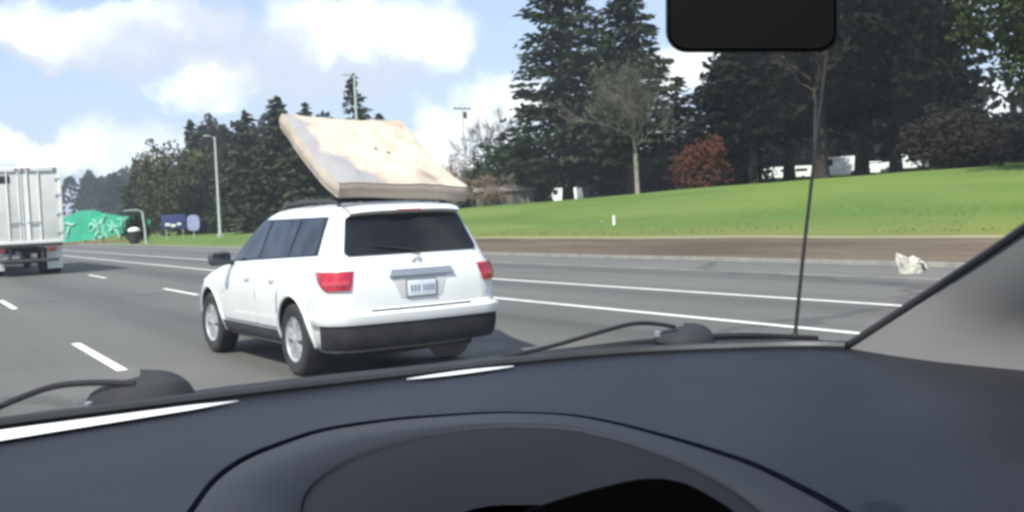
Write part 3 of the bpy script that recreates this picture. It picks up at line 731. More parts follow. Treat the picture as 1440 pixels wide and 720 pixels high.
# ------------------------------------------------------------------ box truck
def truck():
    o = thing('box_truck', 'large white box truck seen from behind at the left edge', 'truck', (4.2, 43.1, 0), 0)
    w, zt, zb, Lg = 1.3, 3.98, 1.18, 12.5
    b = MB(); b.box(-w, w, .12, Lg, zb, zt, .03); b.build('cargo_box', MAT['trailer'], o)
    b = MB()
    b.box(-w-.01, -w+.11, 0, .14, zb, zt+.01, .01); b.box(w-.11, w+.01, 0, .14, zb, zt+.01, .01)
    b.box(-w+.112, w-.112, 0, .14, zt-.16, zt+.01, .01); b.box(-w+.112, w-.112, 0, .14, zb, zb+.12, .01); b.build('rear_frame', MAT['trailer2'], o)
    for s_ in (-1, 1):
        x0, x1 = (-w+.115, -.012) if s_ < 0 else (.012, w-.115)
        b = MB(); b.box(x0, x1, .05, .117, zb+.125, zt-.165, .01); d = b.build('door', MAT['trailer'], o)
        for xr in ((x1-.14, x1-.52) if s_ < 0 else (x0+.14, x0+.52)):
            b = MB(); b.tube([(xr, .02, zb+.02), (xr, .02, zt-.05)], .024, 8); b.build('lock_rod', MAT['trailer2'], d)
        b = MB(); xr = x1-.3 if s_ < 0 else x0+.3; b.box(xr-.22, xr+.22, -.01, .015, zb+.75, zb+.80, .005); b.build('handle', MAT['chrome'], d)
        xh = x0 if s_ < 0 else x1
        for z in (1.5, 2.2, 2.9, 3.5):
            b = MB(); b.box(xh-.10, xh+.10, -.006, .046, z, z+.07, .01); b.build('hinge', MAT['chrome'], d)
        b = MB(); xc = (x0+x1)/2+s_*.12; b.box(x1-.13 if s_ < 0 else x0+.02, x1-.02 if s_ < 0 else x0+.13, .035, .048, zb+.14, zt-.18); b.build('seal_strip', MAT['trailer2'], d, smooth=False)
    b = MB(); b.box(-1.05, -.42, .03, .047, 3.42, 3.68, .005); v_ = b.build('vent', MAT['black'], o)
    for x in (-1.1, 1.1, -.2, 0, .2):
        b = MB(); b.box(x-.06, x+.06, -.02, -.003, zt-.1, zt-.05); b.build('marker_light', MAT['dred'], o, smooth=False)
    b = MB(); b.box(-1.25, 1.25, .02, .3, zb-.12, zb-.003, .02); b.build('bumper_beam', MAT['dgrey'], o)
    b = MB(); b.box(-1.1, 1.1, .1, .2, .5, .62, .02)
    for x in (-.55, .55): b.box(x-.05, x+.05, .12, .18, .621, zb-.125, .01)
    b.build('underrun_bar', MAT['dgrey'], o)
    for s_ in (-1, 1):
        b = MB(); b.box(s_*1.0-.27, s_*1.0+.27, .55, .57, .22, .98, .005); b.build('mud_flap', MAT['trailer2'], o)
        b = MB(); b.box(s_*.85-.14, s_*.85+.14, -.0, .02, zb-.30, zb-.14, .005); b.build('tail_light', MAT['dred'], o)
        for yy in (1.7, 3.0, 10.5):
            wl = bpy.data.objects.new('wheel', None); COL.objects.link(wl); wl.parent = o; wl.location = (s_*1.0, yy, .5)
            b = MB()
            for dx in ((-.17, .17) if yy < 9 else (0,)):
                b.lathe([(dx-.13, .28), (dx-.14, .44), (dx-.1, .5), (dx+.1, .5), (dx+.14, .44), (dx+.13, .28)], 24, 'x')
            b.build('tyre', MAT['rubber'], wl)
            b = MB(); b.lathe([(s_*.22, .001), (s_*.22, .12), (s_*.12, .18), (s_*.28, .27), (-s_*.25, .28)], 20, 'x'); b.build('rim', MAT['alloy'], wl)
    for y_ in (1.7, 3.0):
        b = MB(); b.tube([(-.9, y_, .5), (.9, y_, .5)], .09, 8); b.build('axle', MAT['under'], o)
    b = MB(); b.box(-.45, -.35, .3, 14, .8, zb-.13); b.box(.35, .45, .3, 14, .8, zb-.13); b.build('chassis', MAT['under'], o, smooth=False)
    b = MB(); b.add([(x, y, z) for x in (-1.2, 1.2) for (y, z) in ((12.9, .5), (15.1, .5), (15.1, 1.5), (14.8, 2.6), (12.9, 2.75))],
                    [(0, 1, 2, 3, 4), (9, 8, 7, 6, 5)]+[(i, (i+1) % 5, 5+(i+1) % 5, 5+i) for i in range(5)]); b.build('cab', MAT['paint'], o, smooth=False)
truck()

# ------------------------------------------------------------------ the white car
T = np.array([  # z, rear y, front y, half width, rear radius, front radius, rear bow
    (.27, -.80, 3.50, .82, .26, .45, .07), (.33, -.90, 3.66, .885, .28, .50, .08), (.45, -1.0, 3.73, .925, .30, .52, .09), (.56, -1.085, 3.75, .945, .31, .52, .09),
    (.66, -1.09, 3.74, .952, .31, .55, .09), (.69, -1.075, 3.73, .955, .31, .55, .09), (.715, -1.045, 3.71, .956, .30, .56, .08), (.80, -1.045, 3.68, .957, .29, .58, .07), (.90, -1.04, 3.58, .952, .27, .6, .07),
    (.97, -1.03, 3.35, .945, .26, .6, .06), (1.04, -1.01, 3.0, .93, .25, .55, .06), (1.09, -.995, 2.68, .912, .24, .45, .06), (1.13, -.975, 2.52, .89, .23, .40, .06),
    (1.30, -.90, 2.24, .822, .20, .36, .06), (1.45, -.83, 1.98, .76, .18, .34, .06), (1.58, -.765, 1.72, .70, .17, .33, .055), (1.64, -.735, 1.56, .665, .17, .33, .05),
    (1.685, -.68, 1.40, .62, .18, .32, .05), (1.71, -.58, 1.22, .55, .2, .3, .05), (1.728, -.40, 1.0, .44, .2, .25, .04), (1.738, -.1, .7, .25, .12, .15, .02)])
NS = 26
def ring(z, off=0.0):
    yr, yf, w, rr, rf, bow = [float(np.interp(z, T[:, 0], T[:, i])) for i in range(1, 7)]
    yr -= off; yf += off; w += off
    P_ = []
    x1 = w-rr
    for i in range(8):
        x = x1*i/8; P_.append((x, yr+bow*(x/w)**2))
    yb = yr+bow*(x1/w)**2
    for i in range(9):
        a = math.pi/2*i/8; P_.append((x1+rr*math.sin(a), yb+rr*1.0*(1-math.cos(a))))
    ya = yb+rr; yc = yf-bow*1.2-rf
    for i in range(1, NS): P_.append((w-.012*((i/NS-.5)*2)**4, ya+(yc-ya)*i/NS))
    for i in range(9):
        a = math.pi/2*i/8; P_.append((w-.012-rf+rf*math.cos(a)+0, yc+rf*math.sin(a)))
    for i in range(1, 8):
        x = (w-.012-rf)*(1-i/7); P_.append((x, yc+rf+bow*1.2*(1-(x/(w-rf+1e-6))**2)))
    return P_
def ring_s(z, s, off=0.0):
    """point on the outline at arc length s from the rear centre; s<0 = left side"""
    r_ = np.array(ring(z, off)); d = np.concatenate([[0], np.cumsum(np.hypot(*np.diff(r_, axis=0).T))])
    x = np.interp(abs(s), d, r_[:, 0]); y = np.interp(abs(s), d, r_[:, 1]); return (math.copysign(x, s), float(y), z)
def side_pt(z, y, sg, off):
    r_ = np.array(ring(z, off)); seg = r_[8:16+NS+10]; return (sg*float(np.interp(y, seg[:, 1], seg[:, 0])), y, z)
def rear_pt(z, x, off):
    r_ = np.array(ring(z, off)); seg = r_[:16]; return (x, float(np.interp(abs(x), seg[:, 0], seg[:, 1])), z)
def patch(fn, z0, z1, lo, hi, nz_=8, nx=16):
    """rows: fn(z, a) for a from lo(t) to hi(t), t = 0..1 up"""
    rows = []
    for i in range(nz_+1):
        t_ = i/nz_; z = z0+(z1-z0)*t_; a, c = lo(t_), hi(t_)
        rows.append([fn(z, a+(c-a)*k/nx) for k in range(nx+1)])
    return rows
def panel(name, fn, z0, z1, lo, hi, m, parent, thick=.006, nz_=8, nx=16):
    """an outer skin (fn with off) closed by an edge running back into the body"""
    A = patch(lambda z, a: fn(z, a, thick), z0, z1, lo, hi, nz_, nx); B_ = patch(lambda z, a: fn(z, a, -.01), z0, z1, lo, hi, nz_, nx)
    b = MB(); b.grid(A); n = nx+1; base_ = len(b.v)
    loop = [k for k in range(n)]+[i*n+nx for i in range(1, nz_+1)]+[nz_*n+k for k in range(nx-1, -1, -1)]+[i*n for i in range(nz_-1, 0, -1)]
    fl = [p for r_ in B_ for p in r_]; b.v += [tuple(fl[i]) for i in loop]
    for i in range(len(loop)): b.f.append((loop[i], loop[(i+1) % len(loop)], base_+(i+1) % len(loop), base_+i))
    return b.build(name, m, parent)
def rnd(a, c, r_=.12):
    """half width with rounded ends"""
    def f(t_):
        e = min(t_, 1-t_)/r_; k = 1 if e >= 1 else math.sqrt(max(0, 1-(1-e)**2))
        return (a+(c-a)*t_)-.045*(1-k)
    return f
def suv():
    o = thing('suv_car', 'white suv driving with a mattress on its roof', 'car', (4.393, 10.637, 0), .043)
    # body
    zs = list(T[:, 0]); rows = []
    zz = sorted(set([round(z, 4) for z in zs]+[.39, .50, .61, .75, .85, .94, 1.0, 1.065, 1.2, 1.38, 1.52, 1.61]))
    V = []; 
    for z in zz:
        r_ = ring(z); full = r_+[(-x, y) for x, y in r_[-2:0:-1]]; V.append([(x, y, z) for x, y in full])
    n = len(V[0]); vs = [p for r_ in V for p in r_]; fs = [(i*n+k, i*n+(k+1) % n, (i+1)*n+(k+1) % n, (i+1)*n+k) for i in range(len(V)-1) for k in range(n)]
    fs.append(tuple(range(n))[::-1]); top = len(vs); vs.append((0, .3, 1.742)); fs += [((len(V)-1)*n+k, (len(V)-1)*n+(k+1) % n, top) for k in range(n)]
    body = mesh('body', vs, fs, MAT['paint'], None)
    cb = MB()
    for yy in (0, 2.79):
        for s_ in (-1, 1):
            cb.lathe([(s_*.60, .001), (s_*.60, .435), (s_*1.15, .435), (s_*1.15, .001)], 40, 'x', (0, yy, .385))
    cut = cb.build('cut', MAT['under'], None, smooth=False)
    me_c = cut.data; bm = bmesh.new(); bm.from_mesh(me_c); bmesh.ops.remove_doubles(bm, verts=bm.verts, dist=.004); bmesh.ops.recalc_face_normals(bm, faces=bm.faces); bm.to_mesh(me_c); bm.free()
    md = body.modifiers.new('b', 'BOOLEAN'); md.operation = 'DIFFERENCE'; md.object = cut; md.solver = 'EXACT'; md.material_mode = 'TRANSFER'
    dg = bpy.context.evaluated_depsgraph_get(); me2 = bpy.data.meshes.new_from_object(body.evaluated_get(dg)); me2.name = 'body'
    body.modifiers.clear(); body.data = me2; bpy.data.objects.remove(cut); body.parent = o
    try: me2.set_sharp_from_angle(angle=R(38))
    except Exception: pass
    b = MB(); b.box(-.72, .72, -.75, 3.4, .22, .31, .03); b.build('underbody', MAT['under'], o)
    # rear: bumper, lights, glass, plate
    bl = lambda z, s, off: ring_s(z, s, off)
    rows = []
    for z, off in ((.315, -.20), (.32, -.02), (.37, .005), (.44, .018), (.51, .022), (.553, .020), (.56, -.01)):
        rows.append([(lambda q: (q[0], q[1], z))(ring_s(.56, s, off)) for s in np.linspace(-1.12, 1.12, 49)])
    b = MB(); b.grid(rows); b.build('rear_bumper_skirt', MAT['skirt'], o)
    rows = []
    for z, off in ((.561, .0), (.565, .032), (.60, .042), (.655, .04), (.675, .028), (.682, -.01)):
        rows.append([ring_s(z, s, off) for s in np.linspace(-1.36, 1.36, 49)])
    b = MB(); b.grid(rows); b.build('rear_bumper', MAT['paint'], o)
    b = MB(); b.grid([[ring_s(z, s, off) for s in np.linspace(-.55, .55, 20)] for z, off in ((.683, .012), (.69, .014), (.698, .010))]); b.build('bumper_step', MAT['dgrey'], o)
    panel('tailgate', lambda z, x, off: rear_pt(z, x, off), .715, 1.655, lambda t_: -(.72-.10*t_), lambda t_: .72-.10*t_, MAT['paint'], o, .006, 14, 20)
    rg_ = panel('rear_window', lambda z, x, off: rear_pt(z, x, off), 1.215, 1.605, lambda t_: -rnd(.73, .615)(t_), rnd(.73, .615), MAT['glass'], o, .016, 14, 20)
    b = MB(); p0 = rear_pt(1.225, .02, .03); p1 = rear_pt(1.30, -.42, .03); b.tube([p0, (.0, p0[1]-.01, 1.245), p1], [.018, .01, .006], 6); b.build('wiper', MAT['black'], rg_)
    for s_ in (-1, 1):
        tl_ = panel('tail_light', lambda z, s, off, s_=s_: ring_s(z, s_*s, off), .895, 1.075, lambda t_: .705+.025*(1-t_)-.03*t_, lambda t_: .98+.20*t_**.7, MAT['red'], o, .016, 8, 16)
        panel('reversing_lens', lambda z, s, off, s_=s_: ring_s(z, s_*s, off), .945, .985, lambda t_: .74, lambda t_: 1.02, mat('lens_pink', (.45, .04, .06), .2, coat=.5), tl_, .02, 3, 8)
    panel('tailgate_handle', lambda z, x, off: rear_pt(z, x, off), 1.0, 1.065, lambda t_: -(.33-.03*t_), lambda t_: .38-.03*t_, MAT['chrome'], o, .035, 4, 12)
    panel('plate_recess', lambda z, x, off: rear_pt(z, x, off), .79, .998, lambda t_: -(.22+.08*t_), lambda t_: .22+.08*t_, mat('recess_shade', (.50, .51, .51), .4, .05, 3), o, .010, 4, 8)  # panel stands proud; the recess's shade is put into its greyer colour
    b = MB(); yb = rear_pt(.87, 0, 0)[1]; b.box(-.155, .155, yb-.03, yb-.012, .795, .948, .006); pl = b.build('number_plate', MAT['plate'], o)
    b = MB()
    for k, x in enumerate((-.115, -.077, -.039, .02, .055, .09, .122)):
        b.box(x-.011, x+.011, yb-.034, yb-.031, .845+.006*(k % 2), .905)
    b.build('plate_lettering', MAT['plateink'], pl, smooth=False)
    b = MB(); b.box(-.165, .165, yb-.022, yb-.011, .785, .958, .004); b.build('plate_frame', MAT['dgrey'], pl)
    b = MB(); ye = rear_pt(1.13, 0, .012)[1]
    b.tube([(.055*math.cos(a), ye, 1.135+.034*math.sin(a)) for a in np.linspace(0, 2*math.pi, 25)], .006, 6, cap=False); b.tube([(.026*math.cos(a), ye, 1.135+.032*math.sin(a)) for a in np.linspace(0, 2*math.pi, 21)], .005, 6, cap=False)
    b.build('emblem', MAT['chrome'], o)
    # spoiler
    b = MB(); rows = []
    for (dy, z) in ((.0, 1.60), (-.09, 1.615), (-.12, 1.64), (-.10, 1.665), (.02, 1.695), (.14, 1.705)):
        rows.append([(x, rear_pt(1.62, 0, 0)[1]+dy+.06*(x/.6)**2, z-.02*(x/.6)**4) for x in np.linspace(-.60, .60, 17)])
    b.grid(rows); sp_ = b.build('spoiler', MAT['paint'], o)
    b = MB(); ys = rear_pt(1.62, 0, 0)[1]-.125; b.box(-.13, .13, ys, ys+.02, 1.628, 1.645); b.build('brake_light', MAT['red'], sp_, smooth=False)
    # sides
    for s_ in (-1, 1):
        sp2 = lambda z, y, off, s_=s_: side_pt(z, y, s_, off)
        wsp = lambda z, y, off, s_=s_: side_pt(1.60-(1.60-z)*(1-.19*max(0, min(1, (2.0-y)/2.5))), y, s_, off)
        panel('window_frame', wsp, 1.135, 1.60, lambda t_: -.54+.06*t_, lambda t_: 2.12-.74*t_, MAT['glass'], o, .004, 10, 40)
        panel('quarter_window', wsp, 1.155, 1.575, lambda t_: -rnd(.50, .44)(t_), lambda t_: .16-.05*t_, MAT['sglass'], o, .010, 10, 10)
        panel('rear_door_window', wsp, 1.155, 1.575, lambda t_: .23-.05*t_, lambda t_: 1.02-.03*t_, MAT['sglass'], o, .010, 8, 10)
        panel('front_door_window', wsp, 1.155, 1.575, lambda t_: 1.10-.03*t_, lambda t_: 2.02-.68*t_, MAT['sglass'], o, .010, 8, 10)
        d1 = panel('rear_door', sp2, .47, 1.125, lambda t_: .46-.16*t_, lambda t_: 1.055, MAT['paint'], o, .006, 8, 10)
        d2 = panel('front_door', sp2, .47, 1.125, lambda t_: 1.068, lambda t_: 2.20, MAT['paint'], o, .006, 8, 10)
        for d__, yh in ((d1, .52), (d2, 1.30)):
            x_, _, _ = side_pt(.98, yh, s_, .03)
            b = MB(); b.tube([(x_-s_*.03, yh-.09, .98), (x_+s_*.012, yh-.06, .98), (x_+s_*.012, yh+.06, .98), (x_-s_*.03, yh+.09, .98)], .013, 6); b.build('handle', MAT['paint'], d__)
        for d__, ys in ((d1, (.30, 1.06)), (d2, (1.06, 2.20))):
            b = MB(); ln = [sp2(z, y, .0065) for y, z in [(ys[0]+(.16 if ys[0] < .5 else 0), .47), (ys[1], .47), (ys[1], .8), (ys[1], 1.10)]]
            b.tube(ln, .004, 5); b.build('door_seal', MAT['under'], d__)
        b = MB(); b.tube([sp2(1.11, .30, .0065), sp2(.8, .38, .0065), sp2(.62, .42, .0065)], .004, 5); b.build('door_seal', MAT['under'], d1)
        panel('sill_cladding', sp2, .29, .44, lambda t_: .44, lambda t_: 2.36, MAT['dgrey'], o, .012, 3, 10)
        # arch lips
        for yy, nm in ((0, 'arch_trim'), (2.79, 'arch_trim')):
            b = MB(); pp = []
            for a in np.linspace(R(-8), R(188), 26):
                y = yy+.44*math.cos(a); z = .385+.44*math.sin(a); pp.append(side_pt(max(.3, z), y, s_, .0))
            b.tube(pp, .018, 6); b.build(nm, MAT['paint'], o)
        # mirror
        b = MB(); b.box(s_*1.06-.13, s_*1.06+.13, 1.86, 1.98, 1.10, 1.26, .05); mr_ = b.build('wing_mirror', MAT['dgrey'], o)
        b = MB(); b.box(s_*1.06-.10, s_*1.06+.10, 1.853, 1.859, 1.125, 1.235); b.build('mirror_glass', MAT['sglass'], mr_, smooth=False)
        b = MB(); b.tube([(s_*.90, 1.93, 1.12), (s_*.98, 1.92, 1.14)], .03, 6); b.build('mirror_stalk', MAT['dgrey'], mr_)
        # roof rail
        b = MB(); b.tube([(s_*.585, -.52, 1.70), (s_*.585, -.44, 1.75), (s_*.585, .3, 1.77), (s_*.585, 1.0, 1.755), (s_*.575, 1.12, 1.69)], .018, 8); b.build('roof_rail', MAT['dgrey'], o)
        b = MB(); rr_ = [[ring_s(z, s_*(5.0+.12*q), .012) for q in np.linspace(0, 2, 8)] for z in (.80, .86, .9)]; b.grid(rr_); b.build('headlight', MAT['clear'], o)
    # cross bars
    for y in (-.25, .62):
        b = MB(); b.tube([(-.585, y, 1.775), (.585, y, 1.775)], .02, 8); b.build('cross_bar', MAT['dgrey'], o)
    ws = lambda z, x, off: (x, float(np.interp(abs(x), [p[0] for p in ring(z, off)][::-1][:16], [p[1] for p in ring(z, off)][::-1][:16])), z)
    panel('windscreen', ws, 1.14, 1.60, lambda t_: -(.66-.12*t_), lambda t_: .66-.12*t_, MAT['glass'], o, .008, 8, 14)
    # wheels
    for yy in (0, 2.79):
        for s_ in (-1, 1):
            wl = bpy.data.objects.new('wheel', None); COL.objects.link(wl); wl.parent = o; wl.location = (s_*.825, yy, .372)
            if yy > 1: wl.rotation_euler = (0, 0, R(2))
            b = MB(); b.lathe([(-.10, .215), (-.115, .24), (-.12, .33), (-.10, .362), (-.05, .372), (.05, .372), (.10, .362), (.12, .33), (.115, .24), (.10, .215)], 48, 'x'); b.build('tyre', MAT['rubber'], wl)
            b = MB(); b.lathe([(s_*.105, .236), (s_*.112, .225), (s_*.095, .208), (s_*.02, .198), (-s_*.1, .2)], 48, 'x')
            for k in range(5):
                a = 2*math.pi*k/5+.3
                for half in (-1, 1):
                    a2 = a+half*.16; ca, sa = math.cos(a2), math.sin(a2); cb_, sb_ = math.cos(a+half*.35), math.sin(a+half*.35)
                    w_ = .024; pi = Vector((s_*.085, .04*math.cos(a), .04*math.sin(a))); po = Vector((s_*.092, .215*ca, .215*sa))
                    tdir = Vector((0, -sa, ca))*w_; tn_ = Vector((s_*.02, 0, 0))
                    b.add([pi-tdir+tn_, pi+tdir+tn_, po+tdir+tn_*.3, po-tdir+tn_*.3, pi-tdir*1.2-tn_, pi+tdir*1.2-tn_, po+tdir*1.2-tn_*1.6, po-tdir*1.2-tn_*1.6],
                          [(0, 1, 2, 3), (4, 7, 6, 5), (0, 4, 5, 1), (1, 5, 6, 2), (2, 6, 7, 3), (3, 7, 4, 0)])
            b.lathe([(s_*.06, .06), (s_*.105, .055), (s_*.115, .035), (s_*.117, .001)], 20, 'x')
            b.build('rim', MAT['alloy'], wl)
            b = MB(); b.lathe([(s_*.0, .2), (s_*.015, .17), (s_*.015, .001)], 24, 'x'); b.build('brake_disc', MAT['under'], wl)
    return o
suv()

# ------------------------------------------------------------------ mattress
def mattress():
    o0 = Vector((4.393, 10.637, 0)); hd = .043
    o = thing('mattress', 'old cream mattress tipped up on the roof of the white car', 'mattress', (0, 0, 0), 0)
    c, s_ = math.cos(hd), math.sin(hd)
    def wl(x, y, z): return Vector((o0.x+x*c-y*s_, o0.y+x*s_+y*c, z))
    o.location = wl(.05, -.68, 1.755); o.rotation_euler = (0, 0, hd-.055)
    Wd, Lg, Th = 1.40, 1.86, .15; nx, ny, nz_ = 28, 40, 6
    def P(u_, v_, w_):      # u across 0..1, v from the tail up 0..1, w thickness 0..1
        s = v_*Lg
        th0, th1 = R(20), R(31)   # pitch grows up the mattress: it sags at the tail
        # integrate the bend
        k = 20; y = z = 0
        for i in range(k):
            t_ = (i+.5)/k*v_; th = th0+(th1-th0)*sm(t_*1.3)-R(10)*max(0, t_-.8)*5*.5; y += math.cos(th)*s/k; z += math.sin(th)*s/k
        th = th0+(th1-th0)*sm(v_*1.3)
        ny_, nz__ = -math.sin(th), math.cos(th)
        x = (u_-.5)*Wd*(1+.006*math.sin(v_*9))-.02*v_
        edge_ = min(u_, 1-u_)*Wd; edge2 = min(v_, 1-v_)*Lg; e = min(edge_, edge2)
        puff = .02*min(1, e/.12)
        w2 = w_*Th+(puff if w_ > .5 else -puff*.3)
        n_ = mn.noise(Vector((u_*3.1, v_*3.7, w_*.4)))*.055*(1-.6*v_)+mn.noise(Vector((u_*7, v_*8, 1)))*.024-.022*max(0, 1-abs(mn.noise(Vector((u_*4.2+7, v_*3.1, 2))))*9)*(w_ > .5)
        sg = -.04*math.sin(math.pi*u_)*v_+.02*(1-u_)*sm((v_-.6)*2.5)-(u_**1.6)*.085*(1-.35*v_)
        fe = .25+.75*min(1, e/.22)
        off = w2+n_*fe*(1 if w_ > .5 else .6)+sg
        return (x, y+ny_*off, z+nz__*off+.03)
    # surface as rounded box shell
    b = MB()
    def face(f, a, c_): b.grid([[P(*f(i/a, j/c_)) for i in range(a+1)] for j in range(c_+1)])
    def rc(t_): return t_
    face(lambda i, j: (i, j, 1), nx, ny); top = b.build('top_panel', None, o) ; 
    b = MB(); face(lambda i, j: (i, j, 0), nx, ny); bot = b.build('bottom_panel', None, o)
    def bulge(u_, v_, w_, du, dv):
        p = Vector(P(u_, v_, w_)); k = .022*math.sin(math.pi*w_); return p+Vector((du*k, dv*k*.85, -dv*k*.3 if dv < 0 else dv*k*.5))
    b = MB()
    loop = [(i/nx, 0, 0, -1) for i in range(nx)]+[(1, j/ny, 1, 0) for j in range(ny)]+[(1-i/nx, 1, 0, 1) for i in range(nx)]+[(0, 1-j/ny, -1, 0) for j in range(ny)]
    rows = [[bulge(u_, v_, k/nz_, du, dv) for (u_, v_, du, dv) in loop+[loop[0]]] for k in range(nz_+1)]
    b.grid(rows); side = b.build('side_border', None, o)
    for w_ in (0, 1):
        b = MB(); b.tube([P(u_, v_, w_) for (u_, v_, _, _) in loop+[loop[0]]], .007, 6, cap=False); b.build('piping', MAT_M['side'], o)
    top.data.materials.append(MAT_M['top']); bot.data.materials.append(MAT_M['side']); side.data.materials.append(MAT_M['side'])
    # two small holes in the cover
    for (u_, v_) in ((.56, .55), (.64, .50)):
        q = Vector(P(u_, v_, 1)); b = MB(); rows = [[q+Vector((.022*a*math.cos(t_), -.008+.012*a*math.sin(t_), .004+.018*a*math.sin(t_))) for t_ in np.linspace(0, 6.283, 11)] for a in (.02, 1)]
        b.grid(rows); b.build('stain', mat('stain', (.10, .075, .055), .9), o)
    return o
def mattress_mats():
    m = bpy.data.materials.new('mattress_cover'); m.use_nodes = True; tt = m.node_tree; pb = tt.nodes['Principled BSDF']; pb.inputs['Roughness'].default_value = .9
    co = tt.nodes.new('ShaderNodeTexCoord')
    n = tt.nodes.new('ShaderNodeTexNoise'); n.inputs['Scale'].default_value = 1.7; n.inputs['Detail'].default_value = 6; tt.links.new(co.outputs['Object'], n.inputs['Vector'])
    r_ = tt.nodes.new('ShaderNodeValToRGB'); tt.links.new(n.outputs[0], r_.inputs[0])
    r_.color_ramp.elements[0].position = .36; r_.color_ramp.elements[0].color = (.30, .25, .21, 1)
    r_.color_ramp.elements[1].position = .56; r_.color_ramp.elements[1].color = (.56, .455, .36, 1)
    e = r_.color_ramp.elements.new(.47); e.color = (.50, .40, .32, 1)
    sx_ = tt.nodes.new('ShaderNodeSeparateXYZ'); tt.links.new(co.outputs['Object'], sx_.inputs[0])
    q_ = mth('ADD', sx_.outputs[0], mth('MULTIPLY', mth('SUBTRACT', n.outputs[0], .5, tree=tt), 1.1, tree=tt), tree=tt)
    q_ = mth('ADD', q_, mth('MULTIPLY', sx_.outputs[1], .22, tree=tt), tree=tt)
    g_ = tt.nodes.new('ShaderNodeMapRange'); g_.interpolation_type = 'SMOOTHSTEP'; tt.links.new(q_, g_.inputs[0]); g_.inputs[1].default_value = -.22; g_.inputs[2].default_value = -.36
    mg = tt.nodes.new('ShaderNodeMix'); mg.data_type = 'RGBA'; tt.links.new(g_.outputs[0], mg.inputs[0]); tt.links.new(r_.outputs[0], mg.inputs[6]); mg.inputs[7].default_value = (.29, .28, .28, 1)  # the cover mixes to grey towards its left edge
    tt.links.new(mg.outputs[2], pb.inputs['Base Color'])
    vo = tt.nodes.new('ShaderNodeTexVoronoi'); vo.inputs['Scale'].default_value = 6; tt.links.new(co.outputs['Object'], vo.inputs['Vector'])
    bp = tt.nodes.new('ShaderNodeBump'); bp.inputs['Strength'].default_value = .5; bp.inputs['Distance'].default_value = .02; tt.links.new(vo.outputs[0], bp.inputs['Height']); tt.links.new(bp.outputs[0], pb.inputs['Normal'])
    return dict(top=m, side=mat('mattress_border', (.33, .275, .225), .9, col2=(.46, .40, .335), vscale=2.2, bump=.4, bscale=9), pipe=mat('mattress_piping', (.72, .68, .60), .8, .1, 6))
MAT_M = mattress_mats()
mattress()

# ------------------------------------------------------------------ the car we sit in
DM = mat('dash_vinyl', (.0062, .0071, .0108), .5, .32, 4.5, bump=.12, bscale=160, spec=.5)
DM2 = mat('dash_hood_vinyl', (.0125, .0135, .0178), .55, .15, 3, bump=.06, bscale=220, spec=.45)
DM3 = mat('dash_shade_vinyl', (.003, .0034, .0055), .7, .2, 4, spec=.3)  # darker copy of the dash vinyl, the hood's inner shade put into its colour
TRIM = mat('pillar_trim', (.135, .135, .133), .8, .06, 3)
HEAD = mat('headliner', (.30, .30, .29), .95)
me_car = thing('car_interior', 'dark dashboard and windscreen surround of the car the view is from', 'car', (.62, 0, 0), 0)
def loc(p): return Vector(p)-Vector((.62, 0, 0))
def lerp_curve(tbl, x):
    return float(np.interp(x, [a for a, _ in tbl], [c for _, c in tbl]))
SEAL = [(-400, 655), (0, 598), (330, 556), (590, 526), (715, 511), (900, 495), (1100, 488), (1190, 487), (1300, 491), (1440, 512), (1800, 585)]
xs = list(np.arange(-400, 1801, 44))
def smooth_curve(tbl, x): return sum(lerp_curve(tbl, x+d) for d in (-60, -30, 0, 30, 60))/5 if x < 1100 else lerp_curve(tbl, x)
def dash_drop_(x, y):
    y0 = smooth_curve(SEAL, x); t_ = max(0, (y-y0)/(900-y0))**(1/1.25); return .25+.075*t_
# the dash top, sloping gently down to the cabin, with the arched hood standing on it
OUT = [(262, 735), (300, 678), (345, 645), (450, 606), (560, 590), (700, 580), (800, 583), (870, 597), (960, 622), (1060, 655), (1180, 718), (1250, 770)]
IN = [(418, 760), (425, 700), (450, 672), (500, 642), (600, 612), (700, 600), (800, 603), (880, 622), (960, 652), (1030, 690), (1075, 725), (1110, 780)]
rows = []
for j in range(21):
    t_ = j/20
    row_ = []
    for x in xs:
        y0 = smooth_curve(SEAL, x); y1 = 900
        yy = y0+(y1-y0)*t_**1.25
        row_.append(loc(drop(x, yy, .25+.075*t_)))
    rows.append(row_)
last = rows[-1]; rows.append([p+Vector((-.02, -.03, -.05)) for p in last]); rows.append([p+Vector((-.02, -.02, -.4)) for p in last])
b = MB(); b.grid(rows); dash = b.build('dashboard', DM, me_car, auto=None)
def lofted(name, curves, m, parent, auto=None):
    b = MB(); b.grid(curves); return b.build(name, m, parent, auto=auto)
def resample(pts, n=60):
    P_ = [Vector(p) for p in pts]; d = [0]
    for a, c in zip(P_, P_[1:]): d.append(d[-1]+(c-a).length)
    A_ = np.array([p[:] for p in P_]); tt = np.linspace(0, d[-1], n)
    q = np.stack([np.interp(tt, d, A_[:, i]) for i in range(3)], 1)
    for _ in range(3): q[1:-1] = (q[:-2]+2*q[1:-1]+q[2:])/4
    return [Vector(r_) for r_ in q]
def tt_of(y): return 0
def dash_drop(x, y):
    y0 = smooth_curve(SEAL, x); t_ = max(0, (y-y0)/(900-y0))**(1/1.25); return .25+.075*t_
o0_ = resample([loc(drop(x, y, dash_drop(x, y)-.001)) for x, y in OUT])
o1_ = resample([loc(drop(x, y+3, dash_drop(x, y)-.008)) for x, y in OUT])
o2_ = resample([loc(drop(x+(620-x)*.06, y+12, dash_drop(x, y)-.012)) for x, y in OUT])
i0_ = resample([loc(drop(x, y-6, dash_drop(x, y)-.018)) for x, y in IN])
i1_ = resample([loc(drop(x, y, dash_drop(x, y)-.014)) for x, y in IN])
i2_ = resample([loc(drop(x+(720-x)*.25, y+30+(y-600)*.2, dash_drop(x, y)-.013)) for x, y in IN])
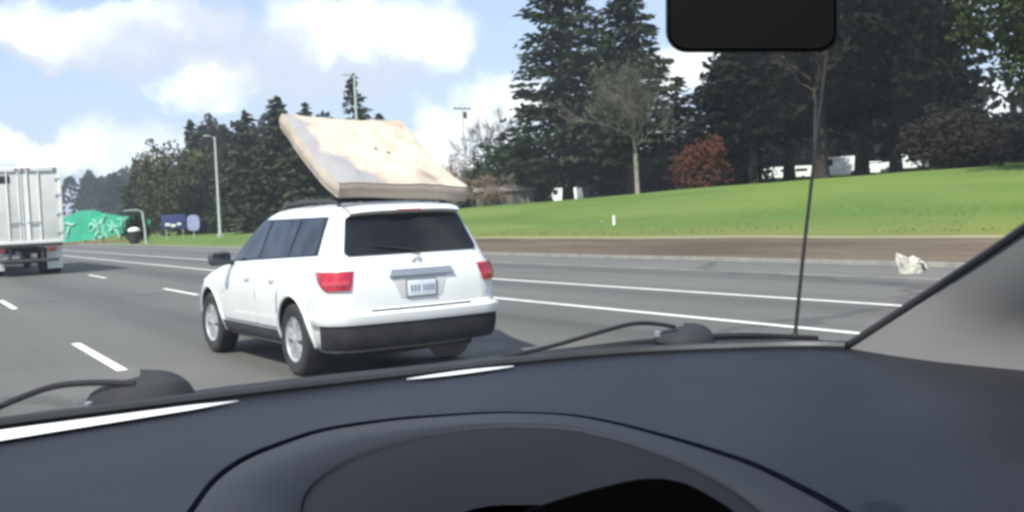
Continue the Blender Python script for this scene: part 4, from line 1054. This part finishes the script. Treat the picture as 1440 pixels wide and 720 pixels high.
i3_ = resample([loc(drop(x+(760-x)*.55, max(y+60, 690)+20, dash_drop(x, max(y+60, 690)+20)-.010)) for x, y in IN])
hood = lofted('instrument_hood', [o0_, o1_, o2_, i0_, i1_], DM2, dash)
lofted('hood_recess', [i1_, i2_, i3_], DM3, dash)
b = MB(); b.tube([p+Vector((0, 0, .001)) for p in o0_], [.0062*(.15+.85*abs(2*i/59-1)**.8) for i in range(60)], 6); b.build('hood_gap', mat('gap_rubber', (.003, .004, .008), 1.0, spec=0.0), dash)
# the display mouth; a flat black sheet stands in for its dark hollow
mouth = [(640, 800), (725, 722), (800, 697), (860, 681), (918, 668), (962, 676), (1000, 697), (1040, 722), (1080, 800)]
m0 = resample([loc(drop(x, y, .258)) for x, y in mouth], 40)
m1 = [p+Vector((-.002, -.004, -.03)) for p in m0]
lofted('display_mouth', [m0, m1], DM3, dash)
b = MB(); b.add([p+Vector((0, 0, -.001)) for p in m0], [tuple(range(len(m0)))]); b.build('mouth_dark_sheet', mat('mouth_dark_sheet', (.001, .001, .001), .9, spec=.0), dash, smooth=False)

# windscreen base: seal, cowl, glass
seal_pts = [loc(drop(x, smooth_curve(SEAL, x)-2, .247)) for x in np.arange(-400, 1181, 30)]+[loc(drop(1190, 487, .247))]
b = MB(); b.tube(resample(seal_pts, 60), .009, 8); b.build('windscreen_seal', MAT['black'], me_car)
E0 = loc(drop(1190, 487, .248)); 
Edge = [loc(drop(1190, 487, .248)), loc(px(1316, 405, 1.66)), loc(px(1440, 322, 1.45)), loc(px(1620, 190, 1.22)), loc(px(1900, -40, 1.0)), loc(px(2200, -330, .82))]
Edge = resample(Edge, 30)
b = MB(); b.tube(Edge, [.0065]*30, 8); b.build('pillar_seal', MAT['black'], me_car)
rows = []
for k, (dx, dy, dz) in enumerate(((.0, -.002, -.003), (-.012, -.03, -.012), (-.018, -.10, -.03), (-.018, -.25, -.04), (-.016, -.40, -.05), (-.012, -.60, -.06))):
    rows.append([p+Vector((dx, dy, dz-.03*(1-i/29)*(k > 0))) for i, p in enumerate(Edge)])
b = MB(); b.grid(rows); b.build('pillar_trim', TRIM, me_car, auto=None)
rows = [[loc(drop(1180+q*40, 480+q*6, .25))+Vector((.0+.03*k, 0, -.02-.25*k)) for q in range(14)] for k in range(3)]
# door card below the pillar
b = MB(); b.box(.76, .80, -1.2, 1.35, .55, 1.30, .02); b.build('door_card', DM, me_car)
b = MB(); b.box(-.80, -.76, -1.2, 1.35, .55, 1.26, .02); b.build('door_card', DM, me_car)
ro = MB()
rr_ = []
for L_ in np.linspace(.32, -2.6, 10):
    rr_.append([(x, L_-.05*(x/.7)**2, 1.94-.05*(x/.7)**2-.03*max(0, L_)) for x in np.linspace(-.74, .74, 12)])
ro.grid(rr_); rf = ro.build('roof', HEAD, me_car); md = rf.modifiers.new('t', 'SOLIDIFY'); md.thickness = .04; md.offset = 1
b = MB(); b.tube([(-.78, 1.25, 1.28), (-.73, .8, 1.6), (-.68, .3, 1.90)], .045, 8); b.build('left_pillar', TRIM, me_car)
for s_ in (-1, 1):
    b = MB(); b.tube([(s_*.78, -.75, 1.25), (s_*.70, -.72, 1.92)], .05, 8); b.build('door_pillar', TRIM, me_car)
b = MB(); b.box(-.74, .74, -2.62, -2.55, .6, 1.93, .03); b.build('rear_wall', HEAD, me_car)
b = MB(); b.box(-.78, .78, -2.6, 1.2, .35, .40); b.build('cabin_floor', DM3, me_car, smooth=False)
# cowl
OUTC = [(-400, 655), (-100, 606), (0, 590), (130, 574), (300, 545), (450, 528), (600, 512), (750, 494), (900, 479), (1000, 474), (1100, 473), (1190, 481)]
cx = list(np.arange(-400, 1191, 30))
r0_ = [loc(drop(x, smooth_curve(SEAL, x)+1, .256)) for x in cx]
def depth(p): return (Vector(p)+Vector((.62, 0, 0))-CP).dot(FW)
r1_ = []; r2_ = []; r3_ = []
for x, p in zip(cx, r0_):
    Z = depth(p); yo = lerp_curve(OUTC, x)
    r1_.append(loc(px(x, (smooth_curve(SEAL, x)*.45+yo*.55), Z+.07))); r2_.append(loc(px(x, yo, Z+.15))); r3_.append(r2_[-1]+Vector((0, .05, -.06)))
b = MB(); b.grid([r0_, r1_, r2_, r3_]); b.build('cowl_panel', MAT['cap'], me_car, auto=None)
# sun glints at the windscreen base, built as pale strips
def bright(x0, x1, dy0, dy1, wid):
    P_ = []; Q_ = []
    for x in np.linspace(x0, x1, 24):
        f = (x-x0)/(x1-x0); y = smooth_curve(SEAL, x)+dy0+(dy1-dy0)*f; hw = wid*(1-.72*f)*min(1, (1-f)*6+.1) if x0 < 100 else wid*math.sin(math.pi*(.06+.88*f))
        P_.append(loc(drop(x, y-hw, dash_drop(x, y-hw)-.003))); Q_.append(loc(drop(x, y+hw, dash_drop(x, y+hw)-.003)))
    b = MB(); b.grid([P_, Q_]); b.build('glint_strip', MAT['bright'], me_car, auto=None)
MAT['bright'] = mat('glint_pale', (.68, .69, .71), .4)
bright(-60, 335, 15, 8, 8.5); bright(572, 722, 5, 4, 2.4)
# wipers
def wiper(pts, Z, rad, humpc, hw, hh, name='wiper'):
    w = bpy.data.objects.new(name, None); COL.objects.link(w); w.parent = me_car
    b = MB(); b.tube(resample([loc(px(x, y, Z)) for x, y in pts], 24), rad, 8); b.build('arm', MAT['wiper'], w)
    c = loc(px(humpc[0], humpc[1], Z+.03)); b = MB(); rows = []
    for i in range(9):
        ph = math.pi/2*i/8; rows.append([c+RT*(hw*math.cos(a)*math.cos(ph)**.6)+Vector((FW.x, FW.y, 0))*(.05*math.sin(a)*math.cos(ph))+Vector((0, 0, hh*math.sin(ph)*(1+.2*math.cos(a)))) for a in np.linspace(0, 2*math.pi, 25)])
    b.grid(rows); b.build('pivot_cap', MAT['cap'], w)
    return w
w1 = wiper([(-160, 655), (-60, 600), (0, 571), (75, 541), (150, 537), (190, 540)], 1.62, .0048, (200, 572), .085, .048)
b = MB(); q = loc(px(125, 570, 1.55)); b.lathe([(-.006, .001), (-.004, .006), (.004, .006), (.006, .001)], 10, 'z', q); b.build('washer_jet', MAT['chrome'], w1)
w2 = wiper([(700, 505), (780, 486), (840, 468), (893, 453), (935, 456), (950, 460)], 1.92, .0038, (962, 480), .055, .028)
b = MB(); q = loc(px(925, 470, 1.86)); b.lathe([(-.006, .001), (-.004, .006), (.004, .006), (.006, .001)], 10, 'z', q); b.build('washer_jet', MAT['chrome'], w2)
b = MB(); b.tube(resample([loc(px(x, y, 1.98)) for x, y in ((640, 520), (760, 498), (900, 481), (1040, 471), (1150, 476))], 30), .006, 6); b.build('blade', MAT['wiper'], w2)
# antenna
b = MB(); b.tube(resample([loc(px(x, y, Z)) for x, y, Z in ((1118, 474, 2.02), (1127, 380, 2.02), (1143, 240, 2.02), (1158, 115, 2.02), (1172, 0, 2.02), (1190, -130, 2.03))], 24), [.0036-.0012*i/23 for i in range(24)], 8)
b.build('antenna', mat('antenna_steel', (.022, .021, .02), .6, spec=.2), me_car)
b = MB(); q = loc(px(1118, 478, 2.02)); b.lathe([(-.02, .016), (.0, .014), (.012, .006)], 12, 'z', q); b.build('antenna_base', MAT['black'], me_car)
# interior mirror
def rrect(x0, x1, y0, y1, r_, Z, tilt=0, n=6):
    P_ = []
    for cx_, cy_, a0 in ((x1-r_, y1-r_, 0), (x0+r_, y1-r_, 90), (x0+r_, y0+r_, 180), (x1-r_, y0+r_, 270)):
        for i in range(n+1):
            a = R(a0+90*i/n); P_.append(loc(px(cx_+r_*math.cos(a), cy_+r_*math.sin(a), Z)))
    return P_
mo = bpy.data.objects.new('rear_view_mirror', None); COL.objects.link(mo); mo.parent = me_car
A0 = rrect(939, 1176, -95, 71, 26, .62); A1 = rrect(936, 1180, -98, 74, 30, .632); A2 = rrect(937, 1179, -97, 72, 30, .65); A3 = rrect(970, 1140, -60, 40, 30, .675)
b = MB(); b.grid([r_+[r_[0]] for r_ in (A0, A1, A2, A3)]); b.add(A3, [tuple(range(len(A3)))]); b.build('housing', MAT['wiper'], mo)
b = MB(); b.add(rrect(942, 1173, -92, 68, 24, .6225), [tuple(range(28))]); b.build('mirror_glass', mat('dimmed_mirror', (.004, .004, .005), .6, spec=.1), mo, smooth=False)
b = MB(); b.tube([loc(px(1060, -30, .67)), loc(px(1060, -120, .68)), loc(px(1050, -330, .62))], .012, 8); b.build('stem', MAT['black'], mo)
# windscreen glass
gm2 = bpy.data.materials.new('windscreen_glass'); gm2.use_nodes = True; tt = gm2.node_tree; tt.nodes.clear()
oo = tt.nodes.new('ShaderNodeOutputMaterial'); mxs = tt.nodes.new('ShaderNodeMixShader'); trn = tt.nodes.new('ShaderNodeBsdfTransparent'); gl = tt.nodes.new('ShaderNodeBsdfGlossy')
trn.inputs[0].default_value = (.93, .96, .95, 1); gl.inputs['Roughness'].default_value = .02
lw = tt.nodes.new('ShaderNodeLayerWeight'); lw.inputs[0].default_value = .5
pw = mth('MULTIPLY_ADD', mth('POWER', lw.outputs['Facing'], 5.0, tree=tt), .14, .004, tree=tt)
tt.links.new(pw, mxs.inputs[0]); tt.links.new(trn.outputs[0], mxs.inputs[1]); tt.links.new(gl.outputs[0], mxs.inputs[2]); tl2 = tt.nodes.new('ShaderNodeBsdfTranslucent'); mx2 = tt.nodes.new('ShaderNodeMixShader'); tl2.inputs[0].default_value = (.8, .85, .9, 1)
dc = tt.nodes.new('ShaderNodeTexCoord'); dn = tt.nodes.new('ShaderNodeTexNoise'); dn.inputs['Scale'].default_value = 7; dn.inputs['Detail'].default_value = 7; tt.links.new(dc.outputs['Object'], dn.inputs['Vector'])
dr = tt.nodes.new('ShaderNodeMapRange'); tt.links.new(dn.outputs[0], dr.inputs[0]); dr.inputs[1].default_value = .3; dr.inputs[2].default_value = .75; dr.inputs[3].default_value = .002; dr.inputs[4].default_value = .012
tt.links.new(dr.outputs[0], mx2.inputs[0]); tt.links.new(mxs.outputs[0], mx2.inputs[1]); tt.links.new(tl2.outputs[0], mx2.inputs[2]); tt.links.new(mx2.outputs[0], oo.inputs[0])
base_c = resample(seal_pts, 40); top_c = [Vector((-.66+1.32*i/39, .73+.03*math.sin(math.pi*i/39)-.42, 1.90+.04*math.sin(math.pi*i/39))) for i in range(40)]
rows = []
for j in range(13):
    t_ = j/12; rows.append([base_c[i].lerp(top_c[i], t_)+Vector((0, .05*math.sin(math.pi*t_), .03*math.sin(math.pi*t_))) for i in range(40)])
b = MB(); b.grid(rows); b.build('windscreen', gm2, me_car, auto=None)

# ------------------------------------------------------------------ air
hm = bpy.data.materials.new('haze_air'); hm.use_nodes = True; ht = hm.node_tree; ht.nodes.clear()
ho = ht.nodes.new('ShaderNodeOutputMaterial'); hv = ht.nodes.new('ShaderNodeVolumePrincipled')
hv.inputs['Color'].default_value = (.80, .86, .95, 1); hv.inputs['Density'].default_value = .00032; hv.inputs['Anisotropy'].default_value = .1
ht.links.new(hv.outputs[0], ho.inputs['Volume'])
b = MB(); b.box(-520, 1020, -520, 1270, -2, 45); hz_ = b.build('haze', hm, kind='stuff', smooth=False); hz_['label'] = 'thin pale haze in the air over the road'; hz_['category'] = 'haze'
